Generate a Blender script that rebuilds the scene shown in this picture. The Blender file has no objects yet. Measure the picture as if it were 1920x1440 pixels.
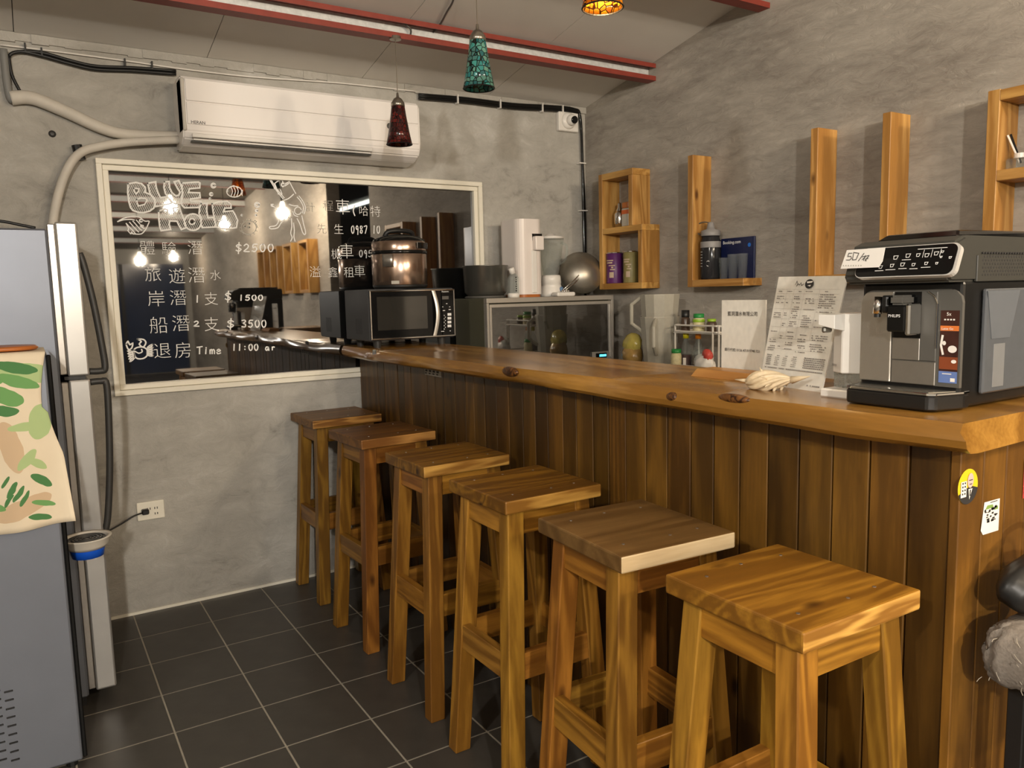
import bpy, bmesh, math, random
from mathutils import Vector, Matrix
random.seed(7)
scene = bpy.context.scene
col = scene.collection
PI = math.pi

# ------------------------------------------------------------------ camera
F_PX, PITCH, YAW, ROLL = 1453.73, 0.115804, 0.556899, -0.023877
CAM = Vector((-0.29097, -3.59899, 1.33604))
_fw = Vector((math.sin(YAW)*math.cos(PITCH), math.cos(YAW)*math.cos(PITCH), -math.sin(PITCH)))
_r0 = Vector((math.cos(YAW), -math.sin(YAW), 0)); _u0 = _r0.cross(_fw)
_c, _s = math.cos(ROLL), math.sin(ROLL)
_rt = _c*_r0 + _s*_u0; _up = -_s*_r0 + _c*_u0
cam_data = bpy.data.cameras.new('camera'); cam = bpy.data.objects.new('camera', cam_data)
col.objects.link(cam)
cam_data.sensor_width = 36; cam_data.lens = F_PX/1920*36
cam_data.clip_start = 0.02; cam_data.clip_end = 60
cam.matrix_world = Matrix(((_rt.x, _up.x, -_fw.x, CAM.x), (_rt.y, _up.y, -_fw.y, CAM.y), (_rt.z, _up.z, -_fw.z, CAM.z), (0, 0, 0, 1)))
scene.camera = cam
def ray(u, v): return _rt*((u-960)/F_PX) + _up*(-(v-720)/F_PX) + _fw
def PX(u, v, x): d = ray(u, v); return CAM + d*((x-CAM.x)/d.x)
def PY(u, v, y): d = ray(u, v); return CAM + d*((y-CAM.y)/d.y)
def PZ(u, v, z): d = ray(u, v); return CAM + d*((z-CAM.z)/d.z)
def PP(u, v, p, n): d = ray(u, v); return CAM + d*((p-CAM).dot(n)/d.dot(n))

# ------------------------------------------------------------------ world, exposure
w = bpy.data.worlds.new('world'); scene.world = w; w.use_nodes = True
w.node_tree.nodes['Background'].inputs[0].default_value = (0.012, 0.014, 0.02, 1)
w.node_tree.nodes['Background'].inputs[1].default_value = 1.0
scene.view_settings.view_transform = 'Standard'; scene.view_settings.look = 'None'
scene.view_settings.exposure = 0.95; scene.view_settings.gamma = 1.0
scene.view_settings.use_curve_mapping = False
WARM = (1.0, 0.82, 0.60); COOL = (1.0, 0.93, 0.83)
# bulbs hung behind the camera, the last one added to brighten left-facing sides: (x, y, z, watts, colour)
BULBS = [(2.04, -4.5, 2.30, 46, WARM), (2.05, -7.25, 2.42, 30, WARM), (2.0, -11.2, 2.2, 25, WARM),
         (1.05, -5.0, 2.38, 42, WARM), (1.12, -8.3, 2.0, 40, WARM),
         (-0.9, -6.0, 2.16, 165, COOL), (-1.3, -8.6, 2.2, 100, COOL), (-2.2, -3.9, 2.72, 75, COOL)]

# ------------------------------------------------------------------ mesh helpers
def new_obj(name, me, m=None, parent=None, local=False, smooth=False):
    o = bpy.data.objects.new(name, me); col.objects.link(o)
    if m is not None:
        for mm in (m if isinstance(m, (list, tuple)) else [m]): me.materials.append(mm)
    if smooth:
        for p in me.polygons: p.use_smooth = True
    if parent is not None:
        o.parent = parent
        if not local:
            q = parent; off = Vector((0, 0, 0))
            while q is not None: off += q.location; q = q.parent
            me.transform(Matrix.Translation(-off))
    return o
def thing(name, label, cat, loc=(0, 0, 0), rz=0, group=None, kind=None):
    o = bpy.data.objects.new(name, None); col.objects.link(o)
    o.location = loc; o.rotation_euler = (0, 0, rz); o.empty_display_size = 0.05
    tag(o, label, cat, group, kind); return o
def tag(o, label=None, cat=None, group=None, kind=None):
    if label: o['label'] = label
    if cat: o['category'] = cat
    if group: o['group'] = group
    if kind: o['kind'] = kind
    return o
def structure(o, label=None, cat=None): return tag(o, label, cat, None, 'structure')

class B:
    """collects shapes; .obj() links them as one mesh object"""
    def __init__(s): s.bm = bmesh.new()
    def box(s, x0, x1, y0, y1, z0, z1, bev=0.0, seg=1):
        t = bmesh.new()
        vs = [t.verts.new((x, y, z)) for x in (x0, x1) for y in (y0, y1) for z in (z0, z1)]
        for f in ((0, 1, 3, 2), (4, 6, 7, 5), (0, 4, 5, 1), (2, 3, 7, 6), (0, 2, 6, 4), (1, 5, 7, 3)): t.faces.new([vs[i] for i in f])
        if bev > 0: bmesh.ops.bevel(t, geom=list(t.edges), offset=bev, segments=seg, affect='EDGES', profile=0.5)
        return s._merge(t)
    def hexa(s, bot, top, bev=0.0):
        t = bmesh.new(); b = [t.verts.new(p) for p in bot]; u = [t.verts.new(p) for p in top]
        t.faces.new(b[::-1]); t.faces.new(u)
        for i in range(len(b)): j = (i+1) % len(b); t.faces.new((b[i], b[j], u[j], u[i]))
        bmesh.ops.recalc_face_normals(t, faces=list(t.faces))
        if bev > 0: bmesh.ops.bevel(t, geom=list(t.edges), offset=bev, segments=1, affect='EDGES')
        return s._merge(t)
    def prism(s, pts, d, bev=0.0, seg=1):
        """closed polygon (3D points) swept along vector d"""
        d = Vector(d); return s.hexa_n([Vector(p) for p in pts], d, bev, seg)
    def hexa_n(s, pts, d, bev, seg=1):
        t = bmesh.new(); b = [t.verts.new(p) for p in pts]; u = [t.verts.new(p+d) for p in pts]
        t.faces.new(b[::-1]); t.faces.new(u)
        for i in range(len(b)): j = (i+1) % len(b); t.faces.new((b[i], b[j], u[j], u[i]))
        bmesh.ops.recalc_face_normals(t, faces=list(t.faces))
        if bev > 0: bmesh.ops.bevel(t, geom=list(t.edges), offset=bev, segments=seg, affect='EDGES')
        return s._merge(t)
    def lathe(s, prof, c=(0, 0, 0), seg=24, axis=None, sx=1.0, sy=1.0):
        """profile [(r, z)] turned about z through c; axis = direction vector replaces z"""
        t = bmesh.new(); rings = []
        for r, z in prof:
            if r < 1e-6: rings.append([t.verts.new((0, 0, z))])
            else: rings.append([t.verts.new((r*math.cos(2*PI*k/seg)*sx, r*math.sin(2*PI*k/seg)*sy, z)) for k in range(seg)])
        for a, b in zip(rings, rings[1:]):
            if len(a) == 1 and len(b) == 1: continue
            for k in range(seg):
                j = (k+1) % seg
                if len(a) == 1: t.faces.new((a[0], b[j], b[k]))
                elif len(b) == 1: t.faces.new((a[k], a[j], b[0]))
                else: t.faces.new((a[k], a[j], b[j], b[k]))
        m = Matrix.Identity(4)
        if axis is not None: m = Vector(axis).to_track_quat('Z', 'Y').to_matrix().to_4x4()
        t.transform(Matrix.Translation(Vector(c)) @ m)
        bmesh.ops.recalc_face_normals(t, faces=list(t.faces))
        return s._merge(t)
    def cyl(s, p0, p1, r0, r1=None, seg=14):
        p0 = Vector(p0); p1 = Vector(p1); L = (p1-p0).length; r1 = r0 if r1 is None else r1
        return s.lathe([(0, 0), (r0, 0), (r1, L), (0, L)], p0, seg, p1-p0)
    def sph(s, c, r, seg=16, n=10, sc=(1, 1, 1)):
        t = bmesh.new(); bmesh.ops.create_uvsphere(t, u_segments=seg, v_segments=n, radius=r)
        t.transform(Matrix.Translation(Vector(c)) @ Matrix.Diagonal((sc[0], sc[1], sc[2], 1)))
        return s._merge(t)
    def tube(s, pts, r, seg=8, closed=False, smooth_n=0):
        pts = [Vector(p) for p in pts]
        if smooth_n: pts = catmull(pts, smooth_n)
        t = bmesh.new(); rings = []; n = len(pts); prev = None
        for i, p in enumerate(pts):
            a = pts[i-1] if i > 0 else pts[0]; b = pts[i+1] if i < n-1 else pts[-1]
            d = (b-a).normalized()
            if prev is None:
                up = Vector((0, 0, 1)) if abs(d.z) < 0.9 else Vector((1, 0, 0)); x = d.cross(up).normalized()
            else: x = (prev - d*prev.dot(d)).normalized()
            prev = x; y = d.cross(x)
            rr = r(i/(n-1)) if callable(r) else r
            rings.append([t.verts.new(p + (x*math.cos(2*PI*k/seg) + y*math.sin(2*PI*k/seg))*rr) for k in range(seg)])
        for a, b in zip(rings, rings[1:]):
            for k in range(seg): j = (k+1) % seg; t.faces.new((a[k], a[j], b[j], b[k]))
        t.faces.new(rings[0][::-1]); t.faces.new(rings[-1])
        bmesh.ops.recalc_face_normals(t, faces=list(t.faces))
        return s._merge(t)
    def quad(s, *p):
        s.bm.faces.new([s.bm.verts.new(q) for q in p]); return s
    def surf(s, fn, nu, nv, closed_u=False):
        g = [[s.bm.verts.new(fn(i/(nu if closed_u else nu-1), j/(nv-1))) for j in range(nv)] for i in range(nu)]
        for i in range(nu if closed_u else nu-1):
            for j in range(nv-1):
                k = (i+1) % nu
                try: s.bm.faces.new((g[i][j], g[k][j], g[k][j+1], g[i][j+1]))
                except ValueError: pass
        return s
    def _merge(s, t):
        me = bpy.data.meshes.new('tmp'); t.to_mesh(me); t.free(); s.bm.from_mesh(me); bpy.data.meshes.remove(me); return s
    def mesh(s, name):
        me = bpy.data.meshes.new(name); s.bm.to_mesh(me); s.bm.free(); return me
    def obj(s, name, m, parent=None, local=False, smooth=False): return new_obj(name, s.mesh(name), m, parent, local, smooth)

def catmull(p, n):
    out = []
    for i in range(len(p)-1):
        a = p[max(i-1, 0)]; b = p[i]; c = p[i+1]; d = p[min(i+2, len(p)-1)]
        for k in range(n):
            t = k/n
            out.append(0.5*((2*b) + (c-a)*t + (2*a-5*b+4*c-d)*t*t + (3*b-a-3*c+d)*t**3))
    out.append(p[-1]); return out
def solid(o, t, off=0):
    m = o.modifiers.new('thick', 'SOLIDIFY'); m.thickness = t; m.offset = off; return o
def subdiv(o, n=1):
    m = o.modifiers.new('sub', 'SUBSURF'); m.levels = n; m.render_levels = n; return o

# flat print on a plane: origin, right, up unit vectors; 2D shapes in metres
class Print:
    def __init__(s, o, r, u, lift=0.0006):
        s.o = Vector(o); s.r = Vector(r).normalized(); s.u = Vector(u).normalized(); s.n = s.r.cross(s.u); s.o = s.o + s.n*lift; s.b = B()
    def at(s, x, y): return s.o + s.r*x + s.u*y
    def rect(s, x, y, w, h): s.b.quad(s.at(x, y), s.at(x+w, y), s.at(x+w, y+h), s.at(x, y+h)); return s
    def poly(s, pts): s.b.quad(*[s.at(*p) for p in pts]); return s
    def disc(s, x, y, rx, ry=None, n=24):
        ry = rx if ry is None else ry
        return s.poly([(x+rx*math.cos(2*PI*k/n), y+ry*math.sin(2*PI*k/n)) for k in range(n)])
    def line(s, pts, w, close=False):
        pts = [Vector(p) for p in pts]
        if close: pts = pts+[pts[0]]
        pts = [Vector((p[0], p[1])) for p in pts]
        keep = [pts[0]]
        for p in pts[1:]:
            if (p-keep[-1]).length > w*0.25: keep.append(p)
        pts = keep; n = len(pts)
        if n < 2: return s
        s.lay = getattr(s, 'lay', 0)+1; o0 = s.o; s.o = s.o + s.n*(1.2e-5*s.lay)   # strokes that cross lie over each other
        L_, R_ = [], []
        for i, p in enumerate(pts):
            a = pts[i-1] if i else (pts[-2] if close else p); b = pts[i+1] if i < n-1 else (pts[1] if close else p)
            d1 = (p-a).normalized() if (p-a).length > 1e-9 else (b-p).normalized(); d2 = (b-p).normalized() if (b-p).length > 1e-9 else d1
            t = (d1+d2); t = t.normalized() if t.length > 1e-6 else d1
            k = Vector((-t.y, t.x))*(w/2)/max(0.55, t.dot(d1)); e = Vector((0, 0))
            if not close and i == 0: e = -d2*w*0.4
            if not close and i == n-1: e = d1*w*0.4
            L_.append(s.b.bm.verts.new(s.at(*(p+e+k)))); R_.append(s.b.bm.verts.new(s.at(*(p+e-k))))
        for i in range(n-1): s.b.bm.faces.new((R_[i], R_[i+1], L_[i+1], L_[i]))
        s.o = o0
        return s
    def text(s, body, x, y, size, align='LEFT', off=0.0, sx=1.0, shear=0.0):
        c = bpy.data.curves.new('t', 'FONT'); c.body = body; c.size = size; c.align_x = align; c.offset = off*size; c.shear = shear
        c.resolution_u = 3
        t = bpy.data.objects.new('t', c); col.objects.link(t)
        dg = bpy.context.evaluated_depsgraph_get(); me = bpy.data.meshes.new_from_object(t.evaluated_get(dg))
        bpy.data.objects.remove(t); bpy.data.curves.remove(c)
        me.transform(Matrix(((s.r.x*sx, s.u.x, s.n.x, 0), (s.r.y*sx, s.u.y, s.n.y, 0), (s.r.z*sx, s.u.z, s.n.z, 0), (0, 0, 0, 1))))
        me.transform(Matrix.Translation(s.at(x, y))); s.b.bm.from_mesh(me); bpy.data.meshes.remove(me); return s
    def obj(s, name, m, parent): return s.b.obj(name, m, parent)

# ------------------------------------------------------------------ materials
def _nt(name):
    m = bpy.data.materials.new(name); m.use_nodes = True; nt = m.node_tree
    return m, nt, nt.nodes['Principled BSDF'], nt.nodes, nt.links
def pbr(name, c, rough=0.5, metal=0.0, var=0.08, scale=30.0, bump=0.0, spec=0.5, trans=0.0, ior=1.45, alpha=1.0, coat=0.0, emit=None, es=0.0, sss=0.0):
    m, nt, p, N, L = _nt(name)
    tc = N.new('ShaderNodeTexCoord'); nz = N.new('ShaderNodeTexNoise'); nz.inputs['Scale'].default_value = scale; nz.inputs['Detail'].default_value = 5
    L.new(tc.outputs['Object'], nz.inputs['Vector'])
    mx = N.new('ShaderNodeMix'); mx.data_type = 'RGBA'
    a = [max(0, k*(1-var)) for k in c]; b = [min(1, k*(1+var)) for k in c]
    mx.inputs[6].default_value = (*a, 1); mx.inputs[7].default_value = (*b, 1)
    L.new(nz.outputs['Fac'], mx.inputs[0]); L.new(mx.outputs[2], p.inputs['Base Color'])
    p.inputs['Roughness'].default_value = rough; p.inputs['Metallic'].default_value = metal
    p.inputs['Specular IOR Level'].default_value = spec; p.inputs['IOR'].default_value = ior
    p.inputs['Transmission Weight'].default_value = trans; p.inputs['Alpha'].default_value = alpha; p.inputs['Coat Weight'].default_value = coat
    if sss: p.inputs['Subsurface Weight'].default_value = sss; p.inputs['Subsurface Radius'].default_value = (.01, .01, .01)
    if emit: p.inputs['Emission Color'].default_value = (*emit, 1); p.inputs['Emission Strength'].default_value = es
    if bump:
        bp = N.new('ShaderNodeBump'); bp.inputs['Strength'].default_value = bump; bp.inputs['Distance'].default_value = 0.002
        L.new(nz.outputs['Fac'], bp.inputs['Height']); L.new(bp.outputs[0], p.inputs['Normal'])
    return m
def ramp(N, stops):
    r = N.new('ShaderNodeValToRGB'); e = r.color_ramp.elements
    while len(e) < len(stops): e.new(0.5)
    for k, (pos, c) in zip(e, stops): k.position = pos; k.color = (*c, 1)
    return r
def plaster(name, stops, sc=(1, 1, 1), rot=(0, 0, 0), rough=0.75, bump=0.35):
    m, nt, p, N, L = _nt(name)
    tc = N.new('ShaderNodeTexCoord'); mp = N.new('ShaderNodeMapping'); mp.inputs['Scale'].default_value = sc; mp.inputs['Rotation'].default_value = rot
    L.new(tc.outputs['Object'], mp.inputs['Vector'])
    n1 = N.new('ShaderNodeTexNoise'); n1.inputs['Scale'].default_value = 1.5; n1.inputs['Detail'].default_value = 9; n1.inputs['Roughness'].default_value = 0.62; n1.inputs['Distortion'].default_value = 0.4
    n2 = N.new('ShaderNodeTexNoise'); n2.inputs['Scale'].default_value = 9; n2.inputs['Detail'].default_value = 10; n2.inputs['Roughness'].default_value = 0.78; n2.inputs['Distortion'].default_value = 0.8
    n3 = N.new('ShaderNodeTexNoise'); n3.inputs['Scale'].default_value = 70; n3.inputs['Detail'].default_value = 3
    for n in (n1, n2): L.new(mp.outputs[0], n.inputs['Vector'])
    L.new(tc.outputs['Object'], n3.inputs['Vector'])
    ad = N.new('ShaderNodeMix'); ad.inputs[0].default_value = 0.42
    L.new(n1.outputs['Fac'], ad.inputs[2]); L.new(n2.outputs['Fac'], ad.inputs[3])
    r = ramp(N, stops); L.new(ad.outputs[0], r.inputs[0]); L.new(r.outputs[0], p.inputs['Base Color'])
    p.inputs['Roughness'].default_value = rough; p.inputs['Specular IOR Level'].default_value = 0.3
    mm = N.new('ShaderNodeMath'); mm.operation = 'MULTIPLY_ADD'; mm.inputs[1].default_value = 0.12
    L.new(n3.outputs['Fac'], mm.inputs[0]); L.new(n2.outputs['Fac'], mm.inputs[2])
    bp = N.new('ShaderNodeBump'); bp.inputs['Strength'].default_value = bump; bp.inputs['Distance'].default_value = 0.012
    L.new(mm.outputs[0], bp.inputs['Height']); L.new(bp.outputs[0], p.inputs['Normal'])
    return m
def wood(name, dark, light, axis='z', rough=0.42, ring=9.0, fine=1.0, knots=True, spec=0.4, bump=0.1, coat=0.0):
    """grain along the given local axis; object colour tints it; every object gets its own offset"""
    m, nt, p, N, L = _nt(name)
    tc = N.new('ShaderNodeTexCoord'); oi = N.new('ShaderNodeObjectInfo')
    off = N.new('ShaderNodeVectorMath'); off.operation = 'MULTIPLY_ADD'; off.inputs[1].default_value = (9.1, 7.3, 5.7)
    cmb = N.new('ShaderNodeCombineXYZ')
    for k in range(3): L.new(oi.outputs['Random'], cmb.inputs[k])
    L.new(cmb.outputs[0], off.inputs[0]); L.new(tc.outputs['Object'], off.inputs[2])
    sc = {'x': (0.10, 1, 1), 'y': (1, 0.10, 1), 'z': (1, 1, 0.10)}[axis]
    mp = N.new('ShaderNodeMapping'); mp.inputs['Scale'].default_value = sc; L.new(off.outputs[0], mp.inputs['Vector'])
    wv = N.new('ShaderNodeTexNoise'); wv.inputs['Scale'].default_value = ring; wv.inputs['Detail'].default_value = 2.0; wv.inputs['Distortion'].default_value = 0.6
    L.new(mp.outputs[0], wv.inputs['Vector'])
    sn = N.new('ShaderNodeMath'); sn.operation = 'MULTIPLY'; sn.inputs[1].default_value = 46.0; L.new(wv.outputs['Fac'], sn.inputs[0])
    s2 = N.new('ShaderNodeMath'); s2.operation = 'SINE'; L.new(sn.outputs[0], s2.inputs[0])
    mr = N.new('ShaderNodeMapRange'); mr.inputs[1].default_value = -1; mr.inputs[2].default_value = 1; L.new(s2.outputs[0], mr.inputs[0])
    fn = N.new('ShaderNodeTexNoise'); fn.inputs['Scale'].default_value = 130*fine; fn.inputs['Detail'].default_value = 4; L.new(mp.outputs[0], fn.inputs['Vector'])
    bl = N.new('ShaderNodeTexNoise'); bl.inputs['Scale'].default_value = 6; bl.inputs['Detail'].default_value = 3; L.new(mp.outputs[0], bl.inputs['Vector'])
    m1 = N.new('ShaderNodeMix'); m1.inputs[0].default_value = 0.56; L.new(mr.outputs[0], m1.inputs[2]); L.new(fn.outputs['Fac'], m1.inputs[3])
    m2 = N.new('ShaderNodeMix'); m2.inputs[0].default_value = 0.45; L.new(m1.outputs[0], m2.inputs[2]); L.new(bl.outputs['Fac'], m2.inputs[3])
    mid = [0.5*(a+b) for a, b in zip(dark, light)]
    r = ramp(N, [(0.24, [k*0.82 for k in dark]), (0.42, dark), (0.56, mid), (0.74, [min(1, k*1.1) for k in light])]); L.new(m2.outputs[0], r.inputs[0])
    colr = r.outputs[0]
    if knots:
        vm = N.new('ShaderNodeMapping'); vm.inputs['Scale'].default_value = {'x': (0.45, 1, 1), 'y': (1, 0.45, 1), 'z': (1, 1, 0.45)}[axis]; L.new(off.outputs[0], vm.inputs['Vector'])
        vo = N.new('ShaderNodeTexVoronoi'); vo.inputs['Scale'].default_value = 8.5; L.new(vm.outputs[0], vo.inputs['Vector'])
        kr = ramp(N, [(0.045, (1, 1, 1)), (0.13, (0, 0, 0))]); L.new(vo.outputs['Distance'], kr.inputs[0])
        km = N.new('ShaderNodeMix'); km.data_type = 'RGBA'; km.inputs[7].default_value = (dark[0]*0.28, dark[1]*0.22, dark[2]*0.2, 1)
        L.new(kr.outputs[0], km.inputs[0]); L.new(colr, km.inputs[6]); colr = km.outputs[2]
    tn = N.new('ShaderNodeMix'); tn.data_type = 'RGBA'; tn.blend_type = 'MULTIPLY'; tn.inputs[0].default_value = 1.0
    L.new(colr, tn.inputs[6]); L.new(oi.outputs['Color'], tn.inputs[7]); L.new(tn.outputs[2], p.inputs['Base Color'])
    p.inputs['Roughness'].default_value = rough; p.inputs['Specular IOR Level'].default_value = spec; p.inputs['Coat Weight'].default_value = coat; p.inputs['Coat Roughness'].default_value = 0.25
    bp = N.new('ShaderNodeBump'); bp.inputs['Strength'].default_value = bump; bp.inputs['Distance'].default_value = 0.001
    L.new(m1.outputs[0], bp.inputs['Height']); L.new(bp.outputs[0], p.inputs['Normal'])
    return m
def glass(name, c=(0.92, 0.95, 0.94), rough=0.03, mixf=0.90, ior=1.5, body=(0.55, 0.57, 0.57)):
    """thin clear plastic or glass: partly see-through, with a reflecting skin"""
    m, nt, p, N, L = _nt(name)
    p.inputs['Base Color'].default_value = (*body, 1); p.inputs['Roughness'].default_value = rough; p.inputs['IOR'].default_value = ior
    tr = N.new('ShaderNodeBsdfTransparent'); tr.inputs[0].default_value = (*c, 1)
    nz = N.new('ShaderNodeTexNoise'); nz.inputs['Scale'].default_value = 12
    mr = N.new('ShaderNodeMapRange'); mr.inputs[3].default_value = mixf-0.06; mr.inputs[4].default_value = mixf+0.06; L.new(nz.outputs['Fac'], mr.inputs[0])
    ms = N.new('ShaderNodeMixShader'); L.new(mr.outputs[0], ms.inputs[0]); L.new(p.outputs[0], ms.inputs[1]); L.new(tr.outputs[0], ms.inputs[2])
    L.new(ms.outputs[0], N['Material Output'].inputs[0]); return m
def emission(name, c, s):
    m = pbr(name, c, 0.5, emit=c, es=s); return m
def mosaic(name, cols, edge, scale, trans=0.35):
    m, nt, p, N, L = _nt(name)
    tc = N.new('ShaderNodeTexCoord')
    vo = N.new('ShaderNodeTexVoronoi'); vo.feature = 'DISTANCE_TO_EDGE'; vo.inputs['Scale'].default_value = scale; vo.inputs['Randomness'].default_value = 0.65
    vc = N.new('ShaderNodeTexVoronoi'); vc.inputs['Scale'].default_value = scale; vc.inputs['Randomness'].default_value = 0.65
    for v in (vo, vc): L.new(tc.outputs['Object'], v.inputs['Vector'])
    sp = N.new('ShaderNodeSeparateColor'); L.new(vc.outputs['Color'], sp.inputs[0])
    r = ramp(N, [(i/(len(cols)-1), c) for i, c in enumerate(cols)]); L.new(sp.outputs[0], r.inputs[0])
    er = ramp(N, [(0.055, (0, 0, 0)), (0.085, (1, 1, 1))]); L.new(vo.outputs['Distance'], er.inputs[0])
    mx = N.new('ShaderNodeMix'); mx.data_type = 'RGBA'; mx.inputs[6].default_value = (*edge, 1); L.new(er.outputs[0], mx.inputs[0]); L.new(r.outputs[0], mx.inputs[7])
    L.new(mx.outputs[2], p.inputs['Base Color']); p.inputs['Roughness'].default_value = 0.12; p.inputs['Specular IOR Level'].default_value = 0.8
    bp = N.new('ShaderNodeBump'); bp.inputs['Strength'].default_value = 0.5; bp.inputs['Distance'].default_value = 0.003; L.new(er.outputs[0], bp.inputs['Height']); L.new(bp.outputs[0], p.inputs['Normal'])
    tl = N.new('ShaderNodeBsdfTranslucent'); L.new(mx.outputs[2], tl.inputs[0])
    ms = N.new('ShaderNodeMixShader'); ms.inputs[0].default_value = trans; L.new(p.outputs[0], ms.inputs[1]); L.new(tl.outputs[0], ms.inputs[2])
    L.new(ms.outputs[0], N['Material Output'].inputs[0]); return m

M = {}
M['wall_back'] = plaster('back_wall_plaster', [(0.32, (0.22, 0.207, 0.182)), (0.44, (0.43, 0.41, 0.37)), (0.54, (0.50, 0.48, 0.435)), (0.63, (0.60, 0.58, 0.54)), (0.72, (0.44, 0.42, 0.385))], (1, 1, 1.6), bump=0.75)
M['wall_right'] = plaster('right_wall_plaster', [(0.33, (0.26, 0.228, 0.192)), (0.47, (0.40, 0.362, 0.312)), (0.60, (0.51, 0.468, 0.405)), (0.72, (0.39, 0.352, 0.304))], (1, 1, 3.2), (0.28, 0, 0), bump=0.8)
M['wall_side'] = plaster('side_wall_plaster', [(0.3, (0.3, 0.29, 0.26)), (0.7, (0.5, 0.48, 0.44))])
M['ceil'] = pbr('ceiling_board', (0.74, 0.71, 0.66), 0.85, var=0.06, scale=6, bump=0.1)
M['tin'] = pbr('shaded_roof_tin', (0.10, 0.09, 0.075), 0.6, var=0.2, scale=8)  # rear roof tin, its colour darkened for the weak light there
M['tile'] = pbr('slate_tile', (0.060, 0.055, 0.048), 0.38, var=0.3, scale=14, bump=0.3, spec=0.45)
M['grout'] = pbr('grout', (0.34, 0.31, 0.25), 0.9, var=0.15, scale=60)
M['cream'] = pbr('cream_frame', (0.84, 0.80, 0.68), 0.35, var=0.04)
M['red'] = pbr('red_oxide_paint', (0.24, 0.038, 0.024), 0.5, var=0.25, scale=25)
M['galv'] = pbr('galvanised_steel', (0.66, 0.68, 0.66), 0.45, 0.15, var=0.3, scale=70)
M['black'] = pbr('black_plastic', (0.012, 0.012, 0.012), 0.4)
M['blackgloss'] = pbr('gloss_black', (0.006, 0.006, 0.006), 0.1)
M['dgrey'] = pbr('dark_grey_plastic', (0.035, 0.034, 0.032), 0.45)
M['mgrey'] = pbr('mid_grey_plastic', (0.10, 0.095, 0.085), 0.42)
M['white'] = pbr('white_plastic', (0.78, 0.75, 0.70), 0.3, var=0.03)
M['acwhite'] = pbr('ac_white', (0.90, 0.86, 0.82), 0.25, var=0.03, scale=3)
M['steel'] = pbr('brushed_steel', (0.50, 0.47, 0.43), 0.3, 0.9, var=0.08, scale=90)
M['chrome'] = pbr('chrome', (0.75, 0.74, 0.72), 0.08, 1.0, var=0.03)
M['fsteel'] = pbr('fridge_steel_blue', (0.20, 0.218, 0.26), 0.42, 0.5, var=0.08, scale=8)
M['fdoor'] = pbr('fridge_door_steel', (0.52, 0.51, 0.49), 0.3, 0.75, var=0.12, scale=9)
M['pipe'] = pbr('pipe_wrap', (0.62, 0.58, 0.51), 0.6, var=0.10, scale=20)
M['pvc'] = pbr('grey_pvc', (0.22, 0.22, 0.21), 0.5)
M['paper'] = pbr('paper', (0.90, 0.86, 0.80), 0.6, var=0.03)
M['ink'] = pbr('ink', (0.03, 0.028, 0.028), 0.7)
M['inkg'] = pbr('grey_ink', (0.22, 0.20, 0.19), 0.7)
M['chalk'] = pbr('white_marker', (0.92, 0.91, 0.88), 0.7, var=0.1, scale=200, emit=None)
M['chalkf'] = pbr('faint_marker', (0.45, 0.43, 0.38), 0.8, var=0.15, scale=200)
M['icon'] = pbr('icon_white', (0.8, 0.8, 0.78), 0.5)
M['glassy'] = glass('clear_glass')
M['frost'] = pbr('frosted_plastic', (0.50, 0.46, 0.38), 0.35, var=0.05, trans=0.0, sss=0.0)
M['mirror'] = pbr('dark_mirror_glass', (0.006, 0.006, 0.006), 0.02, var=0.0, ior=2.7)
M['bulb'] = emission('bulb_glow', (1.0, 0.85, 0.6), 25.0)
# woods
M['pine_x'] = wood('stool_pine_x', (0.185, 0.080, 0.010), (0.37, 0.182, 0.026), 'x')
M['pine_y'] = wood('stool_pine_y', (0.185, 0.080, 0.010), (0.37, 0.182, 0.026), 'y')
M['pine_z'] = wood('stool_pine_z', (0.185, 0.080, 0.010), (0.37, 0.182, 0.026), 'z')
M['pine_lit_edge'] = wood('stool_lit_edge_pine', (0.30, 0.14, 0.030), (0.74, 0.44, 0.14), 'x', ring=14, fine=0.7)  # seat edges: pale grain, lightened further for the lamplight falling on them
M['pine_dull'] = wood('dull_varnished_pine', (0.15, 0.075, 0.02), (0.23, 0.125, 0.038), 'x', ring=5)
M['pale_edge'] = wood('pale_bare_edge', (0.62, 0.46, 0.26), (0.80, 0.64, 0.40), 'x', ring=4)
M['shelf_y'] = wood('shelf_pine_y', (0.41, 0.20, 0.045), (0.64, 0.37, 0.11), 'y', ring=6)
M['shelf_z'] = wood('shelf_pine_z', (0.41, 0.20, 0.045), (0.64, 0.37, 0.11), 'z', ring=6)
M['board'] = wood('cedar_board', (0.088, 0.040, 0.007), (0.175, 0.082, 0.013), 'z', ring=5, rough=0.4)
M['slab_y'] = wood('slab_wood', (0.27, 0.125, 0.022), (0.48, 0.245, 0.050), 'y', ring=3.2, rough=0.24, coat=0.35)

# ================================================================== the room
XR = 2.476; SLOPE = 0.1863; ZB = 2.364; YR = -4.0; YE = -12.5
def ceil_z(y): return ZB - SLOPE*y if y > YR else ZB - SLOPE*YR - (YR-y)*0.092
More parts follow.
